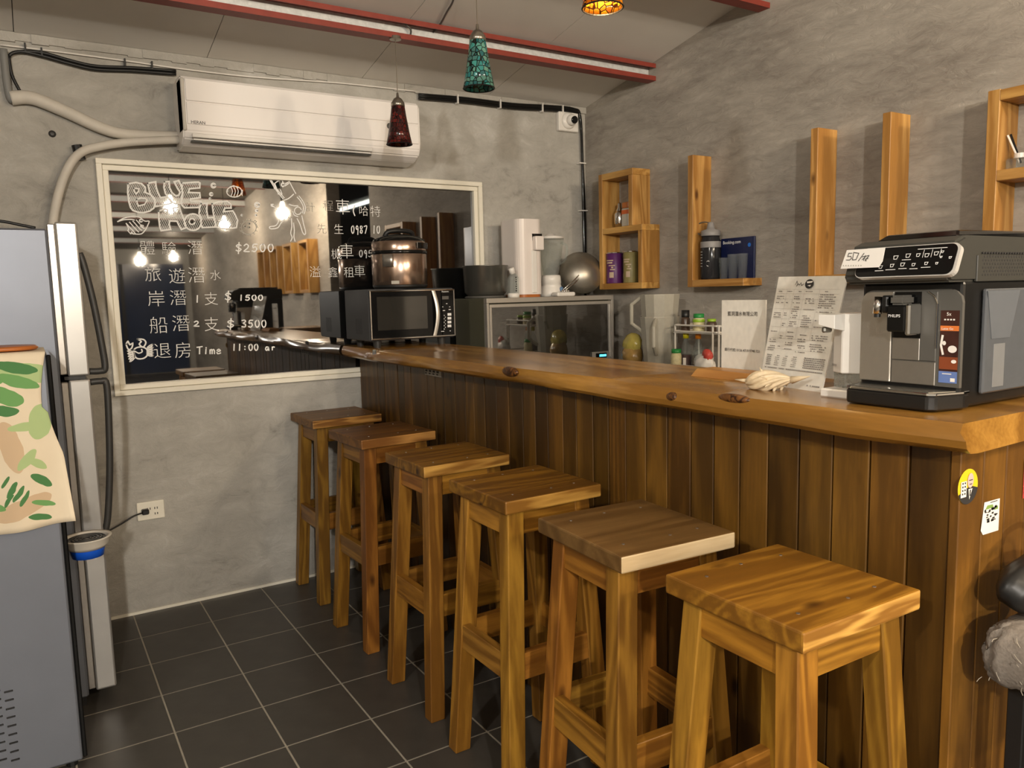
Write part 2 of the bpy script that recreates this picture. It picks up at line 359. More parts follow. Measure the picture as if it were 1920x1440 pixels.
# floor: grout bed, single tiles where they can be told apart, one joined field beyond
floor = structure(B().box(-3.3, 4.6, YE-0.1, 0.0, -0.08, -0.0011).obj('floor', M['grout']), 'dark slate tile floor with pale grout lines', 'floor')
TX, TY, GAP = 0.27, 0.2735, 0.0052
tile_me = B().box(GAP/2, TX-GAP/2, GAP/2, TY-GAP/2, -0.006, 0, 0.0012).mesh('tile')
for i in range(-4, 5):
    for j in range(1, 13):
        o = bpy.data.objects.new('tile', tile_me); col.objects.link(o); o.parent = floor
        o.location = (i*TX, -j*TY + 0.003, 0)
        if i == -4 and j == 1: tile_me.materials.append(M['tile'])
fb = B()
for i in range(-12, 17):
    for j in range(1, 46):
        if -4 <= i <= 4 and j <= 12: continue
        if (i < -4 and j < 8) or i*TX > 4.2 or (i*TX > 2.3 and not 11 < j < 30): continue
        fb.quad((i*TX+GAP/2, -j*TY+GAP/2, 0), (i*TX+TX-GAP/2, -j*TY+GAP/2, 0), (i*TX+TX-GAP/2, -j*TY+TY-GAP/2, 0), (i*TX+GAP/2, -j*TY+TY-GAP/2, 0))
tag(fb.obj('tile_field', M['tile'], floor), kind='stuff')
# back wall with the opening for the window
WX0, WX1, WZ0, WZ1 = 0.0, 1.782, 0.954, 1.915
b = B(); b.box(-3.3, WX0, 0, 0.14, 0, 2.5); b.box(WX1, XR+0.14, 0, 0.14, 0, 2.5); b.box(WX0, WX1, 0, 0.14, 0, WZ0); b.box(WX0, WX1, 0, 0.14, WZ1, 2.5); b.box(WX0, WX1, 0.06, 0.14, WZ0, WZ1)
structure(b.obj('wall_back', M['wall_back']), 'grey trowelled plaster wall with the dark window', 'wall')
structure(B().box(-0.85, 1.07, -0.006, 0.0, 0.0, 0.012).obj('baseboard_back', M['cream']), 'thin pale strip along foot of plaster wall', 'baseboard')
YG0, YG1 = -3.23, -4.4
structure(B().prism([(XR, 0.0, 0), (XR, YG0, 0), (XR, YG0, 3.2), (XR, 0.0, 2.6)], (0.14, 0, 0)).obj('wall_right', M['wall_right']), 'tall warm grey plaster wall carrying the pine shelves', 'wall')
structure(B().box(XR, XR+0.14, YE, YG1, 0, 3.3).obj('wall_right', M['wall_right']), 'plaster wall beyond the side opening, behind the viewer', 'wall')
structure(B().box(4.5, 4.6, -8.2, -2.4, 0, 3.3).obj('wall_passage', M['dgrey']), 'dark wall of the side passage', 'wall')
structure(B().box(XR+0.14, 4.6, -2.5, -2.4, 0, 3.3).obj('wall_passage', M['dgrey']), 'dark near end of the side passage', 'wall')
structure(B().box(XR+0.14, 4.6, -8.3, -8.2, 0, 3.3).obj('wall_passage', M['dgrey']), 'dark far end of the side passage', 'wall')
structure(B().box(XR, 4.6, -8.3, -2.4, 3.3, 3.4).obj('ceiling_passage', M['dgrey']), 'dark ceiling of the side passage', 'ceiling')
structure(B().box(-0.99, -0.85, -2.0, 0, 0, 2.9).obj('wall_left', M['wall_side']), 'plaster wall behind the fridge', 'wall')
structure(B().box(-3.3, -0.85, -2.0, -1.86, 0, 3.0).obj('wall_left', M['wall_side']), 'plaster return wall left of the viewer', 'wall')
structure(B().box(-3.44, -3.3, YE, -1.86, 0, 3.3).obj('wall_left', M['wall_side']), 'plaster wall far to the left of the viewer', 'wall')
structure(B().box(-3.44, XR+0.14, YE-0.14, YE, 0, 2.6).obj('wall_front', M['wall_side']), 'far end wall behind the viewer', 'wall')
M['bluedoor'] = pbr('night_blue_glass', (0.03, 0.045, 0.09), 0.15, var=0.3, scale=2)
d1 = structure(B().box(0.2, 2.35, YE+0.002, YE+0.05, 0.0, 2.05).obj('door_1', M['bluedoor']), 'dark blue glazed door in the far end wall', 'door')
B().box(1.24, 1.30, YE+0.05, YE+0.07, 0.0, 2.05).obj('mullion', M['black'], d1)
# ceiling: boards with open joints on a dark backing
b = B()
for y0, y1 in ((0.14, YR), (YR, YE-0.14)):
    b.prism([(-3.44, y0, ceil_z(y0)+0.012), (-3.44, y1, ceil_z(y1)+0.012), (-3.44, y1, ceil_z(y1)+0.06), (-3.44, y0, ceil_z(y0)+0.06)], (XR+0.16+3.44, 0, 0))
ceiling = structure(b.obj('ceiling', M['dgrey']), 'sloping ceiling of grey boards between red steel beams', 'ceiling')
for k in range(-5, 5):
    x0 = 1.15 + 0.695*k + 0.0015; x1 = min(x0 + 0.692, XR + 0.1)
    if x0 > XR: continue
    x0 = max(x0, -3.44)
    for y0, y1 in ((0.13, YR), (YR, YE)):
        B().prism([(x0, y0, ceil_z(y0)), (x0, y1, ceil_z(y1)), (x0, y1, ceil_z(y1)+0.012), (x0, y0, ceil_z(y0)+0.012)], (x1-x0, 0, 0)).obj('ceiling_panel', M['ceil'] if y0 > YR else M['tin'], ceiling)
# red roof beams: channel open towards the viewer, galvanised web
ORD = ['first', 'second', 'third', 'fourth', 'fifth', 'sixth', 'seventh', 'eighth', 'ninth', 'tenth', 'eleventh', 'twelfth', 'thirteenth', 'fourteenth']
def beam(y, k):
    zt = ceil_z(y) - 0.014; zb = zt - 0.082
    lab = {0: 'red steel roof beam with galvanised web, nearest the plaster wall with the window', 1: 'red steel roof beam cut off by the top right picture edge'}.get(k, 'red steel roof beam, %s one out from the window wall, behind the viewer' % ORD[k])
    t = thing('roof_beam', lab, 'beam', (0, y, zb), group='red roof beams')
    x0, x1 = -3.3, XR-0.001
    b = B(); b.box(x0, x1, y-0.005, y+0.055, zb, zb+0.006); b.box(x0, x1, y-0.005, y+0.001, zb+0.006, zb+0.022); b.obj('lower_flange', M['red'], t)
    b = B(); b.box(x0, x1, y-0.005, y+0.055, zt-0.006, zt+0.0); b.box(x0, x1, y-0.005, y+0.001, zt-0.02, zt-0.006); b.obj('upper_flange', M['red'], t)
    B().box(x0, x1, y+0.05, y+0.055, zb+0.006, zt-0.006).obj('web', M['galv'], t)
for k in range(5): beam(-0.58-0.70*k, k)
for k in range(7): beam(-4.6-1.1*k, 5+k)

# ------------------------------------------------------------------ window with hand-drawn price list
win = structure(thing('window_1', 'wide dark window with cream frame and white marker writing', 'window', (WX0, 0, WZ0)))
def frame_ring(x0, x1, z0, z1, w, y0, y1, name):
    B().box(x0, x1, y0, y1, z1-w, z1, 0.002).obj(name, M['cream'], win); B().box(x0, x1, y0, y1, z0, z0+w, 0.002).obj(name, M['cream'], win)
    B().box(x0, x0+w, y0, y1, z0+w, z1-w, 0.002).obj(name, M['cream'], win); B().box(x1-w, x1, y0, y1, z0+w, z1-w, 0.002).obj(name, M['cream'], win)
frame_ring(WX0-0.002, WX1+0.002, WZ0-0.002, WZ1+0.002, 0.022, -0.022, 0.045, 'outer_frame')
frame_ring(WX0+0.021, WX1-0.021, WZ0+0.021, WZ1-0.021, 0.022, -0.008, 0.040, 'inner_frame')
YP = 0.012
B().box(WX0+0.03, WX1-0.03, YP, YP+0.006, WZ0+0.03, WZ1-0.03).obj('pane', M['mirror'], win)
class Draw(Print):
    """strokes traced in the pixels of one enlarged view, laid on the pane"""
    def __init__(s, ox, oy, k): Print.__init__(s, (0, YP, 0), (1, 0, 0), (0, 0, 1), 0.0008); s.ox, s.oy, s.k = ox, oy, k
    def q(s, u, v): p = PY(s.ox+u/s.k, s.oy+v/s.k, YP); return (p.x, p.z)
    def st(s, pts, w=0.0042, close=False, sm=0):
        w *= 1.4; P = [Vector((*s.q(*p), 0)) for p in pts]
        if close: P = P+[P[0]]
        if sm: P = catmull(P, sm)
        return s.line([(p.x, p.y) for p in P], w)
    def ell(s, u, v, ru, rv, w=0.0035, n=20, rot=0): 
        return s.st([(u+ru*math.cos(2*PI*k/n)*math.cos(rot)-rv*math.sin(2*PI*k/n)*math.sin(rot), v+ru*math.cos(2*PI*k/n)*math.sin(rot)+rv*math.sin(2*PI*k/n)*math.cos(rot)) for k in range(n)], w, True)
    def hatch(s, poly, holes=(), dx=-0.45, step=30, w=0.0014):
        segs = []
        for ring in [poly]+list(holes): segs += list(zip(ring, ring[1:]+ring[:1]))
        key = lambda p: p[0] - dx*p[1]   # lines u = dx*v + c
        cs = [key(p) for p in poly]; c = min(cs)+step/2
        while c < max(cs):
            hits = []
            for a, b2 in segs:
                ka, kb = key(a)-c, key(b2)-c
                if ka*kb < 0: t = ka/(ka-kb); hits.append((a[1]+(b2[1]-a[1])*t, a[0]+(b2[0]-a[0])*t))
            hits.sort()
            for h0, h1 in zip(hits[::2], hits[1::2]): s.st([(h0[1], h0[0]), (h1[1], h1[0])], w)
            c += step
        return s
    def cjk(s, ch, u, v, h, off=-0.013):
        p = s.q(u, v); q = s.q(u, v+h); size = abs(p[1]-q[1])*1.08
        return s.text(ch, p[0], p[1]-size*0.36, size, 'CENTER', off)
    def obj(s, name, m=None): return s.b.obj(name, m or M['chalk'], win)
d = Draw(200, 310, 8.727)
LB = [(350, 300), (480, 280), (570, 300), (630, 360), (635, 430), (620, 440), (720, 480), (780, 540), (792, 610), (770, 700), (700, 750), (600, 775), (520, 770), (430, 740), (390, 690), (365, 600), (345, 450)]
LBh = [[(440, 375), (530, 385), (520, 430), (480, 465), (450, 420)], [(490, 560), (560, 535), (640, 545), (660, 580), (620, 640), (520, 665), (500, 620)]]
LL = [(670, 295), (800, 270), (810, 360), (840, 450), (880, 530), (980, 515), (1040, 560), (1060, 620), (960, 645), (800, 675), (780, 560), (710, 470), (690, 380)]
LU = [(945, 270), (1020, 265), (1030, 370), (1070, 450), (1130, 500), (1180, 490), (1200, 440), (1160, 380), (1100, 270), (1180, 250), (1220, 340), (1245, 460), (1225, 560), (1200, 625), (1120, 630), (1050, 590), (1000, 520), (960, 460), (935, 360)]
LE = [(1225, 290), (1500, 275), (1525, 290), (1520, 370), (1350, 385), (1340, 445), (1520, 450), (1530, 530), (1370, 550), (1375, 590), (1540, 585), (1545, 620), (1510, 690), (1270, 695), (1230, 650), (1220, 560), (1240, 440)]
LH = [(850, 750), (960, 710), (995, 730), (1000, 830), (1100, 830), (1110, 790), (1085, 700), (1190, 685), (1220, 780), (1280, 940), (1300, 1020), (1220, 1050), (1180, 980), (1150, 915), (1030, 910), (1020, 960), (1045, 1050), (890, 1070), (870, 1020), (850, 850)]
LO = [(1410+140*math.cos(k*PI/10), 930+135*math.sin(k*PI/10)) for k in range(20)]; LOh = [(1395+45*math.cos(k*PI/6), 920+48*math.sin(k*PI/6)) for k in range(12)]
L2 = [(1545, 630), (1640, 620), (1635, 740), (1655, 860), (1740, 850), (1775, 930), (1780, 1010), (1560, 1020), (1540, 930), (1545, 860), (1510, 790), (1520, 700)]
E2 = [(1725, 630), (1830, 600), (1970, 590), (2030, 640), (2035, 700), (1930, 700), (1915, 760), (2060, 745), (2095, 800), (2140, 900), (2120, 1020), (1980, 1040), (1870, 1035), (1790, 1010), (1765, 900), (1740, 760)]
for pl, hs in ((LB, LBh), (LL, []), (LU, []), (LE, []), (LH, []), (LO, [LOh]), (L2, []), (E2, [])):
    d.st(pl, 0.0048, True); d.hatch(pl, hs)
    for h in hs: d.st(h, 0.004, True)
d.obj('marker_title')
d = Draw(200, 310, 8.727)   # striped angelfish
d.st([(180, 920), (280, 865), (440, 835), (540, 850), (600, 900), (640, 915), (695, 915), (670, 985), (630, 1060), (570, 1120), (480, 1125), (400, 1115)], 0.003, sm=3)
d.st([(180, 920), (280, 890), (400, 885), (450, 895)], 0.0035, sm=3)
for a in (0, 1, 2, 3): d.st([(320+a*55, 950-a*18), (380+a*50, 1020-a*25), (440+a*52, 1080-a*18), (470+a*50, 1120-a*30)], 0.003, sm=3)
d.st([(320, 950), (360, 1040), (345, 1070), (390, 1120), (410, 1090), (440, 1125)], 0.0028); d.ell(560, 905, 22, 22, 0.0035); d.st([(550, 970), (600, 985), (590, 1020), (555, 1000)], 0.0025, True)
d.obj('marker_fish')
d = Draw(400, 310, 7.385)
d.ell(290, 365, 105, 75, 0.003); d.st([(385, 360), (405, 345), (400, 420), (380, 385)], 0.0026)
for a in (-40, 0, 40): d.st([(290+a-8, 300), (290+a+15, 360), (290+a-5, 425)], 0.0026, sm=3)
d.ell(200, 355, 8, 8); d.st([(230, 300), (280, 280), (340, 310)], 0.0026)
for (u, v, r) in ((0, 280, 34), (-30, 400, 24), (-47, 462, 12), (605, 548, 36), (597, 628, 18), (588, 690, 12), (392, 690, 10)):
    d.ell(u, v, r, r, 0.003); d.ell(u, v, r*0.55, r*0.55, 0.003)
d.obj('marker_fish', M['chalk'])
d = Draw(400, 310, 7.385)   # puffer fish, faint
d.ell(490, 860, 105, 95, 0.0022); d.ell(430, 845, 10, 14); d.ell(492, 808, 10, 12); d.ell(490, 858, 12, 8)
for k in range(14): a = k*2*PI/14; d.st([(490+105*math.cos(a), 860+95*math.sin(a)), (490+130*math.cos(a), 860+118*math.sin(a))], 0.002)
d.st([(370, 905), (430, 945), (500, 965)], 0.0028, sm=3); d.st([(575, 760), (600, 780), (580, 800), (610, 850)], 0.002)
d.obj('marker_fish', M['chalkf'])
d = Draw(400, 310, 7.385)   # diver with tank and fins
for s_ in ([(775, 190), (860, 330), (965, 465)], [(790, 185), (880, 330), (980, 450)], [(1040, 200), (1090, 300), (1140, 390)], [(850, 250), (900, 215), (950, 210), (970, 260)],
           [(850, 250), (870, 310), (900, 400)], [(985, 265), (1040, 230)], [(990, 285), (1045, 250)], [(840, 310), (870, 300)], [(845, 325), (875, 315)], [(930, 340), (950, 400)],
           [(800, 540), (830, 570), (870, 600), (890, 650)], [(960, 490), (1040, 460), (1110, 400)], [(970, 620), (920, 730), (870, 830), (780, 850), (795, 880), (890, 865), (935, 800), (1000, 730)],
           [(1160, 440), (1210, 500), (1245, 580), (1235, 660)], [(1185, 425), (1240, 500), (1275, 590), (1255, 670)], [(1160, 740), (1200, 820), (1235, 930), (1265, 960), (1275, 920), (1245, 800), (1225, 700)],
           [(1080, 740), (1085, 850), (1070, 940), (1090, 1000), (1070, 1050)], [(1110, 800), (1120, 900), (1115, 990), (1130, 1050)], [(1050, 540), (1110, 560), (1170, 560)], [(1100, 640), (1120, 690), (1170, 710)], [(980, 620), (1010, 700), (1060, 720)]):
    d.st(s_, 0.0032, sm=3)
d.ell(1170, 630, 48, 52, 0.003); d.ell(820, 555, 20, 16, 0.003); d.ell(960, 270, 18, 24, 0.004)
d.obj('marker_diver')
d = Draw(200, 440, 5.647)   # crab
d.st([(285, 1220), (320, 1195), (380, 1190), (425, 1215), (435, 1265), (400, 1305), (340, 1315), (300, 1290)], 0.0042, True, 3)
d.st([(205, 1160), (225, 1130), (245, 1165), (275, 1150), (265, 1200), (230, 1215)], 0.0042, True, 3); d.st([(325, 1105), (390, 1110), (415, 1145), (385, 1190), (345, 1160), (365, 1130)], 0.0042, True, 3)
d.st([(300, 1235), (340, 1255), (375, 1240), (370, 1215)], 0.0036, sm=3)
for k in range(5):
    d.ell(255+k*4, 1240+k*20, 34, 8, 0.0034, 12, 0.25-k*0.25); d.ell(460, 1180+k*24, 34, 8, 0.0034, 12, -0.55+k*0.18)
d.obj('marker_crab')
# stroke digits in a unit box (0..1, up = 1)
DG = {'0': [[(.5, 1), (.15, .8), (.1, .4), (.35, .02), (.7, .1), (.85, .55), (.7, .92), (.5, 1)]], '1': [[(.5, 1), (.45, 0)]], '2': [[(.1, .8), (.45, 1), (.75, .8), (.6, .45), (.08, .05), (.9, .02)]],
      '3': [[(.1, .95), (.6, 1), (.75, .8), (.35, .55), (.75, .4), (.65, .05), (.1, .08)]], '5': [[(.85, .98), (.3, .95), (.2, .55), (.6, .62), (.8, .3), (.5, .02), (.1, .1)]], '7': [[(.08, .9), (.85, .95), (.4, 0)]],
      '8': [[(.75, .9), (.3, .95), (.25, .65), (.75, .35), (.6, .02), (.2, .12), (.35, .45), (.75, .75), (.75, .9)]], '9': [[(.8, .75), (.5, 1), (.2, .75), (.45, .5), (.8, .75), (.75, .3), (.7, -.15)]],
      '$': [[(.85, .8), (.5, .95), (.15, .75), (.5, .5), (.85, .3), (.5, .05), (.1, .2)], [(.55, 1.2), (.45, -.25)]], ':': [[(.4, .65), (.45, .6)], [(.4, .2), (.45, .15)]], '.': [[(.3, .05), (.4, .0)]],
      'T': [[(0, .9), (1, 1)], [(.5, .95), (.48, 0)]], 'i': [[(.5, .6), (.45, 0)], [(.5, .85), (.55, .8)]], 'm': [[(.05, .55), (.05, 0)], [(.05, .4), (.3, .6), (.45, .4), (.45, 0)], [(.45, .4), (.7, .6), (.9, .4), (.9, 0)]],
      'e': [[(.1, .3), (.8, .4), (.5, .62), (.1, .35), (.3, 0), (.85, .1)]], 'a': [[(.75, .5), (.3, .55), (.1, .2), (.4, 0), (.75, .4), (.85, 0)]], 'r': [[(.2, .55), (.2, 0)], [(.2, .35), (.5, .58), (.8, .5)]], ' ': [], '(': [[(.6, 1.05), (.3, .5), (.6, -.05)]]}
def digits(d, s_, u0, u1, v0, v1, w=0.0038, slope=0.0):
    n = len(s_); cw = (u1-u0)/n
    for i, ch in enumerate(s_):
        for strk in DG[ch]: d.st([(u0+cw*(i+0.1+0.8*x), v1+(v0-v1)*y + slope*i) for x, y in strk], w, sm=4 if len(strk) > 2 else 0)
rows = [('marker_price_line', [('體', 430, 140, 150), ('驗', 660, 150, 145), ('潛', 935, 140, 150)], [('$2500', 1355, 1780, 100, 180)]),
        ('marker_price_line', [('旅', 490, 420, 160), ('遊', 745, 440, 165), ('潛', 950, 430, 170), ('水', 1150, 430, 110)], []),
        ('marker_price_line', [('岸', 525, 680, 170), ('潛', 755, 670, 165), ('支', 1105, 680, 140)], [('1', 935, 985, 645, 715), ('$', 1240, 1330, 615, 695), ('1500', 1390, 1665, 640, 695)]),
        ('marker_price_line', [('船', 550, 960, 180), ('潛', 785, 940, 175), ('支', 1110, 950, 150)], [('2', 915, 990, 915, 970), ('$', 1260, 1365, 905, 985), ('3500', 1420, 1700, 905, 980)]),
        ('marker_price_line', [('退', 590, 1230, 170), ('房', 810, 1225, 170)], [('Time', 950, 1220, 1185, 1260), ('11:00 a', 1320, 1730, 1160, 1225), ('.r', 1690, 1790, 1165, 1220)])]
for nm, chars, digs in rows:
    d = Draw(200, 440, 5.647)
    for ch, u, v, h in chars: d.cjk(ch, u, v, h)
    for a in digs: digits(d, *a)
    d.obj(nm)
d = Draw(600, 340, 6.0)
for ch, u, v, h in (('車', 255, 290, 175), ('哈', 490, 335, 115), ('特', 622, 340, 125)): d.cjk(ch, u, v, h)
digits(d, '(', 350, 420, 280, 380); d.obj('marker_taxi_line')
d = Draw(600, 340, 6.0); d.cjk('生', 210, 540, 115); digits(d, '0987 10', 345, 680, 500, 585, 0.0032); d.obj('marker_taxi_line')
d = Draw(600, 340, 6.0); d.cjk('機', 185, 820, 120); d.cjk('車', 300, 790, 165); digits(d, '0958', 435, 640, 775, 850, 0.0032); d.obj('marker_taxi_line')
d = Draw(600, 340, 6.0)
for ch, u, v, h in (('鑫', 145, 1025, 115), ('租', 325, 1025, 120), ('車', 445, 1010, 135), ('溢', -55, 1020, 130)): d.cjk(ch, u, v, h)
d.obj('marker_taxi_line')
d = Draw(400, 310, 7.385)
for ch, u, v, h in (('計', 1340, 580, 135), ('程', 1590, 560, 150), ('先', 1500, 880, 140)): d.cjk(ch, u, v, h, -0.016)
d.obj('marker_taxi_line', M['chalkf'])

# ------------------------------------------------------------------ bar stools
def leg_mesh(sx, sy, h=0.779):
    xo, yo, xi, yi = 0.175, 0.172, 0.125, 0.126           # foot
    xt, yt, xj, yj = 0.132, 0.127, 0.082, 0.081           # top
    return B().hexa([(sx*xi, sy*yi, 0), (sx*xo, sy*yi, 0), (sx*xo, sy*yo, 0), (sx*xi, sy*yo, 0)],
                    [(sx*xj, sy*yj, h), (sx*xt, sy*yj, h), (sx*xt, sy*yt, h), (sx*xj, sy*yt, h)], 0.0025)
def make_stool():
    t = thing('bar_stool', 'stool', 'stool', (0, 0, 0))
    o = B().box(-0.155, 0.155, -0.151, 0.151, 0.779, 0.815, 0.004, 2).obj('seat', [M['pine_x'], M['pine_lit_edge']], t, True)
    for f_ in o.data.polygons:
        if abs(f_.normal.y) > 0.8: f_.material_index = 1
    for sx in (-1, 1):
        for sy in (-1, 1): leg_mesh(sx, sy).obj('leg', M['pine_z'], t, True)
    zt, zb = 0.778, 0.712
    for s_ in (-1, 1):
        B().box(s_*0.129 if s_ > 0 else -0.129, s_*0.107, -0.085, 0.085, zb, zt, 0.001).obj('apron', M['pine_y'], t, True)
        B().box(-0.085, 0.085, min(s_*0.124, s_*0.102), max(s_*0.124, s_*0.102), zb, zt, 0.001).obj('apron', M['pine_x'], t, True)
    f = 1-0.36/0.779; ox = 0.132+(0.175-0.132)*f; oy = 0.127+(0.172-0.127)*f
    for s_ in (-1, 1):
        xa, xb = sorted((s_*(ox-0.004), s_*(ox-0.030)))
        B().box(xa, xb, -oy+0.04, oy-0.04, 0.325, 0.398, 0.0015).obj('stretcher', M['pine_y'], t, True)
        ya, yb = sorted((s_*(oy-0.004), s_*(oy-0.030)))
        B().box(-ox+0.045, ox-0.045, ya, yb, 0.325, 0.398, 0.0015).obj('stretcher', M['pine_x'], t, True)
    for x, y in ((-0.1, 0.1), (-0.1, -0.1), (0.1, 0.1), (0.1, -0.1), (0.02, -0.105), (0.0, 0.11)):
        B().cyl((x, y, 0.8146), (x, y, 0.8156), 0.0035, seg=8).obj('screw', M['steel'], t, True)
    return t
def dup(root):
    r = root.copy(); col.objects.link(r)
    for ch in list(root.children):
        c = ch.copy(); col.objects.link(c); c.parent = r
    return r
# centre x, y, turn, seat scale x, y, tint, seat tint, label
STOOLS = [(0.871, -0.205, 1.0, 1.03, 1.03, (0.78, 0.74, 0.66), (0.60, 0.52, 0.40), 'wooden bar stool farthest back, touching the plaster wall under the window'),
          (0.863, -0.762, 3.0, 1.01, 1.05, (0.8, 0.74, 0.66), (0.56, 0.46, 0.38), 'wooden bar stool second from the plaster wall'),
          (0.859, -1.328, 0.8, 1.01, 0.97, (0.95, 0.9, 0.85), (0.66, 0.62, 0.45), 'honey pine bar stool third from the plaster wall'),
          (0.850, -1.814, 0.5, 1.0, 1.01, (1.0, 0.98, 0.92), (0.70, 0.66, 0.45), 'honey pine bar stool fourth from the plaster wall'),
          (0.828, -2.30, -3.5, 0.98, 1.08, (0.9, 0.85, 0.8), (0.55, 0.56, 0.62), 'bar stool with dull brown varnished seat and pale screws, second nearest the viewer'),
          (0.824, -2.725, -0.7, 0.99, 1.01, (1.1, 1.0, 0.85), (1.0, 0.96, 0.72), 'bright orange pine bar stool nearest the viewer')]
st0 = make_stool()
for k, (x, y, a, sx, sy, tint, stint, lab) in enumerate(STOOLS):
    o = st0 if k == 0 else dup(st0)
    o.location = (x, y, 0); o.rotation_euler = (0, 0, math.radians(a)); tag(o, lab, 'stool', 'bar stools along the counter')
    for c in o.children:
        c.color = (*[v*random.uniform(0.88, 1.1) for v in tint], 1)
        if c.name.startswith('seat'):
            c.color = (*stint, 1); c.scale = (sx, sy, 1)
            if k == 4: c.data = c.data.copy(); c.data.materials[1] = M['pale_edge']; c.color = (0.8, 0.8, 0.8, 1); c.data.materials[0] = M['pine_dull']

# ------------------------------------------------------------------ bar counter
XP = 1.07
ctr = thing('bar_counter', 'wooden bar counter front of upright brown boards behind the stools', 'counter', (XP, -1.4, 0))
B().box(XP+0.02, 1.36, -2.83, -0.012, 0, 1.05).obj('carcass', M['dgrey'], ctr)
seams = [(678, 760), (710, 735), (722, 735), (747, 740), (759, 740), (772, 740), (802, 740), (817, 740), (833, 745), (854, 750), (873, 750), (889, 755), (909, 758), (931, 760), (954, 765), (980, 768), (1003, 770), (1027, 775), (1055, 780), (1081, 785), (1112, 790), (1141, 800), (1173, 805), (1211, 810), (1251, 815), (1295, 825), (1338, 840), (1387, 850), (1440, 860), (1498, 870), (1561, 880), (1630, 900), (1704, 910), (1782, 920)]
ys = [min(PX(u, v, XP).y, -0.004) for u, v in seams]
tints = [0.62, 0.5, 0.6, 0.52, 0.75, 0.5, 0.58, 0.42, 0.45, 0.40, 0.78, 0.55, 0.48, 0.62, 0.45, 0.82, 0.46, 0.85, 0.72, 0.95, 0.50, 1.0, 1.05, 1.0, 0.72, 0.78, 1.1, 0.85, 0.50, 0.88, 1.5, 1.3, 0.52, 0.74]
for k, (a, b_) in enumerate(zip(ys, ys[1:])):
    if a-b_ < 0.012: continue
    o = B().box(XP+random.uniform(-0.001, 0.001), XP+0.02, b_+0.0016, a-0.0016, 0.0, 1.0555, 0.0018).obj('board', M['board'], ctr)
    t_ = tints[k]*0.98; o.color = (t_*random.uniform(.97, 1.05), t_, t_*random.uniform(.85, 1.0), 1)
YEND = ys[-1]
xs_end = [XP-0.004] + [PY(u, v, YEND-0.015).x for u, v in ((1838, 950), (1880, 950), (1917, 950))] + [1.33, 1.42, 1.52, 1.63, 1.72]
for k, (a, b_) in enumerate(zip(xs_end, xs_end[1:])):
    o = B().box(a+0.0015, b_-0.0015, YEND-0.018, YEND+0.0, 0.0, 1.0555, 0.0018).obj('end_board', M['board'], ctr)
    t_ = (1.5, 1.2, 1.6, 1.2, 1.3, 1.1, 1.4, 1.2)[k]; o.color = (t_, t_*0.96, t_*0.9, 1)
B().box(1.36, 1.72, YEND+0.001, -2.50, 0, 1.05).obj('end_carcass', M['dgrey'], ctr)
# slab top with a waney front edge and a return at the near end
top = thing('countertop', 'thick honey wood slab countertop with live waney edge', 'countertop', (1.2, -1.4, 1.055))
prof = [(1.012, 1.0560), (0.990, 1.0580), (0.978, 1.067), (0.974, 1.080), (0.978, 1.093), (0.985, 1.1035), (0.988, 1.107)]
YN = -2.925
def wav(y, ph): return 0.010*math.sin(y*3.1+ph) + 0.006*math.sin(y*7.7+1.3+ph*2) + 0.003*math.sin(y*19+ph)
b = B(); rows_ = []; NS = 60
for i in range(NS):
    y = -0.006 + (YN+0.006)*i/(NS-1); near = max(0, (i/(NS-1)-0.93)/0.07)
    ring = []
    for j, (px, pz) in enumerate(prof):
        x = px + wav(y, 0.25*j)*(1-near) + 0.012*near
        ring.append(b.bm.verts.new((x, y - (0.012*near if j < 4 else 0), pz)))
    xb = 1.40
    ring.append(b.bm.verts.new((xb, y, 1.107))); ring.append(b.bm.verts.new((xb, y, 1.056)))
    rows_.append(ring)
n = len(rows_[0])
for a, c in zip(rows_, rows_[1:]):
    for k in range(n): j = (k+1) % n; b.bm.faces.new((a[k], a[j], c[j], c[k]))
b.bm.faces.new(rows_[0][::-1]); b.bm.faces.new(rows_[-1])
bmesh.ops.recalc_face_normals(b.bm, faces=list(b.bm.faces))
slab = b.obj('slab', M['slab_y'], top, smooth=True)
m_ = slab.modifiers.new('edge', 'EDGE_SPLIT'); m_.split_angle = math.radians(32)
slab.color = (0.95, 0.95, 0.92, 1)
o = B().hexa([(1.4001, YN-0.01, 1.056), (1.80, YN-0.016, 1.056), (1.80, -2.46, 1.056), (1.4001, -2.46, 1.056)], [(1.4001, YN, 1.107), (1.80, YN-0.004, 1.107), (1.80, -2.46, 1.107), (1.4001, -2.46, 1.107)], 0.002).obj('return_slab', M['slab_y'], top); o.color = (1, 1, 1, 1)
def knot(u, v, rx, rz, nm='knot'):
    c = PX(u, v, 0.977)
    k = B().sph((c.x+0.004, c.y, c.z), 1.0, 18, 10, (0.012, rx, rz)).obj(nm, M['knotw'], top, smooth=True); return k
M['knotw'] = wood('knot_wood', (0.035, 0.013, 0.005), (0.20, 0.08, 0.02), 'x', ring=30, rough=0.35, knots=False)
knot(1375, 748, 0.045, 0.011); knot(955, 697, 0.045, 0.016); knot(1260, 745, 0.02, 0.012)
c = PX(704, 661, 0.974)
sub = B(); 
for k in range(5): sub.hexa([(c.x-0.006, c.y-0.02+k*0.008, c.z-0.012), (c.x-0.002, c.y-0.02+k*0.008, c.z-0.014), (c.x-0.002, c.y-0.013+k*0.008, c.z-0.012), (c.x-0.006, c.y-0.013+k*0.008, c.z-0.010)], [(c.x-0.004+0.002*(k % 2), c.y-0.021+k*0.008, c.z+0.012), (c.x+0.002, c.y-0.02+k*0.008, c.z+0.013), (c.x+0.002, c.y-0.012+k*0.008, c.z+0.010), (c.x-0.005+0.003*(k % 2), c.y-0.013+k*0.008, c.z+0.012)])
tag(sub.obj('foil_scrap', M['chrome']), 'crumpled shiny foil scrap stuck on slab edge near microwave', 'foil')
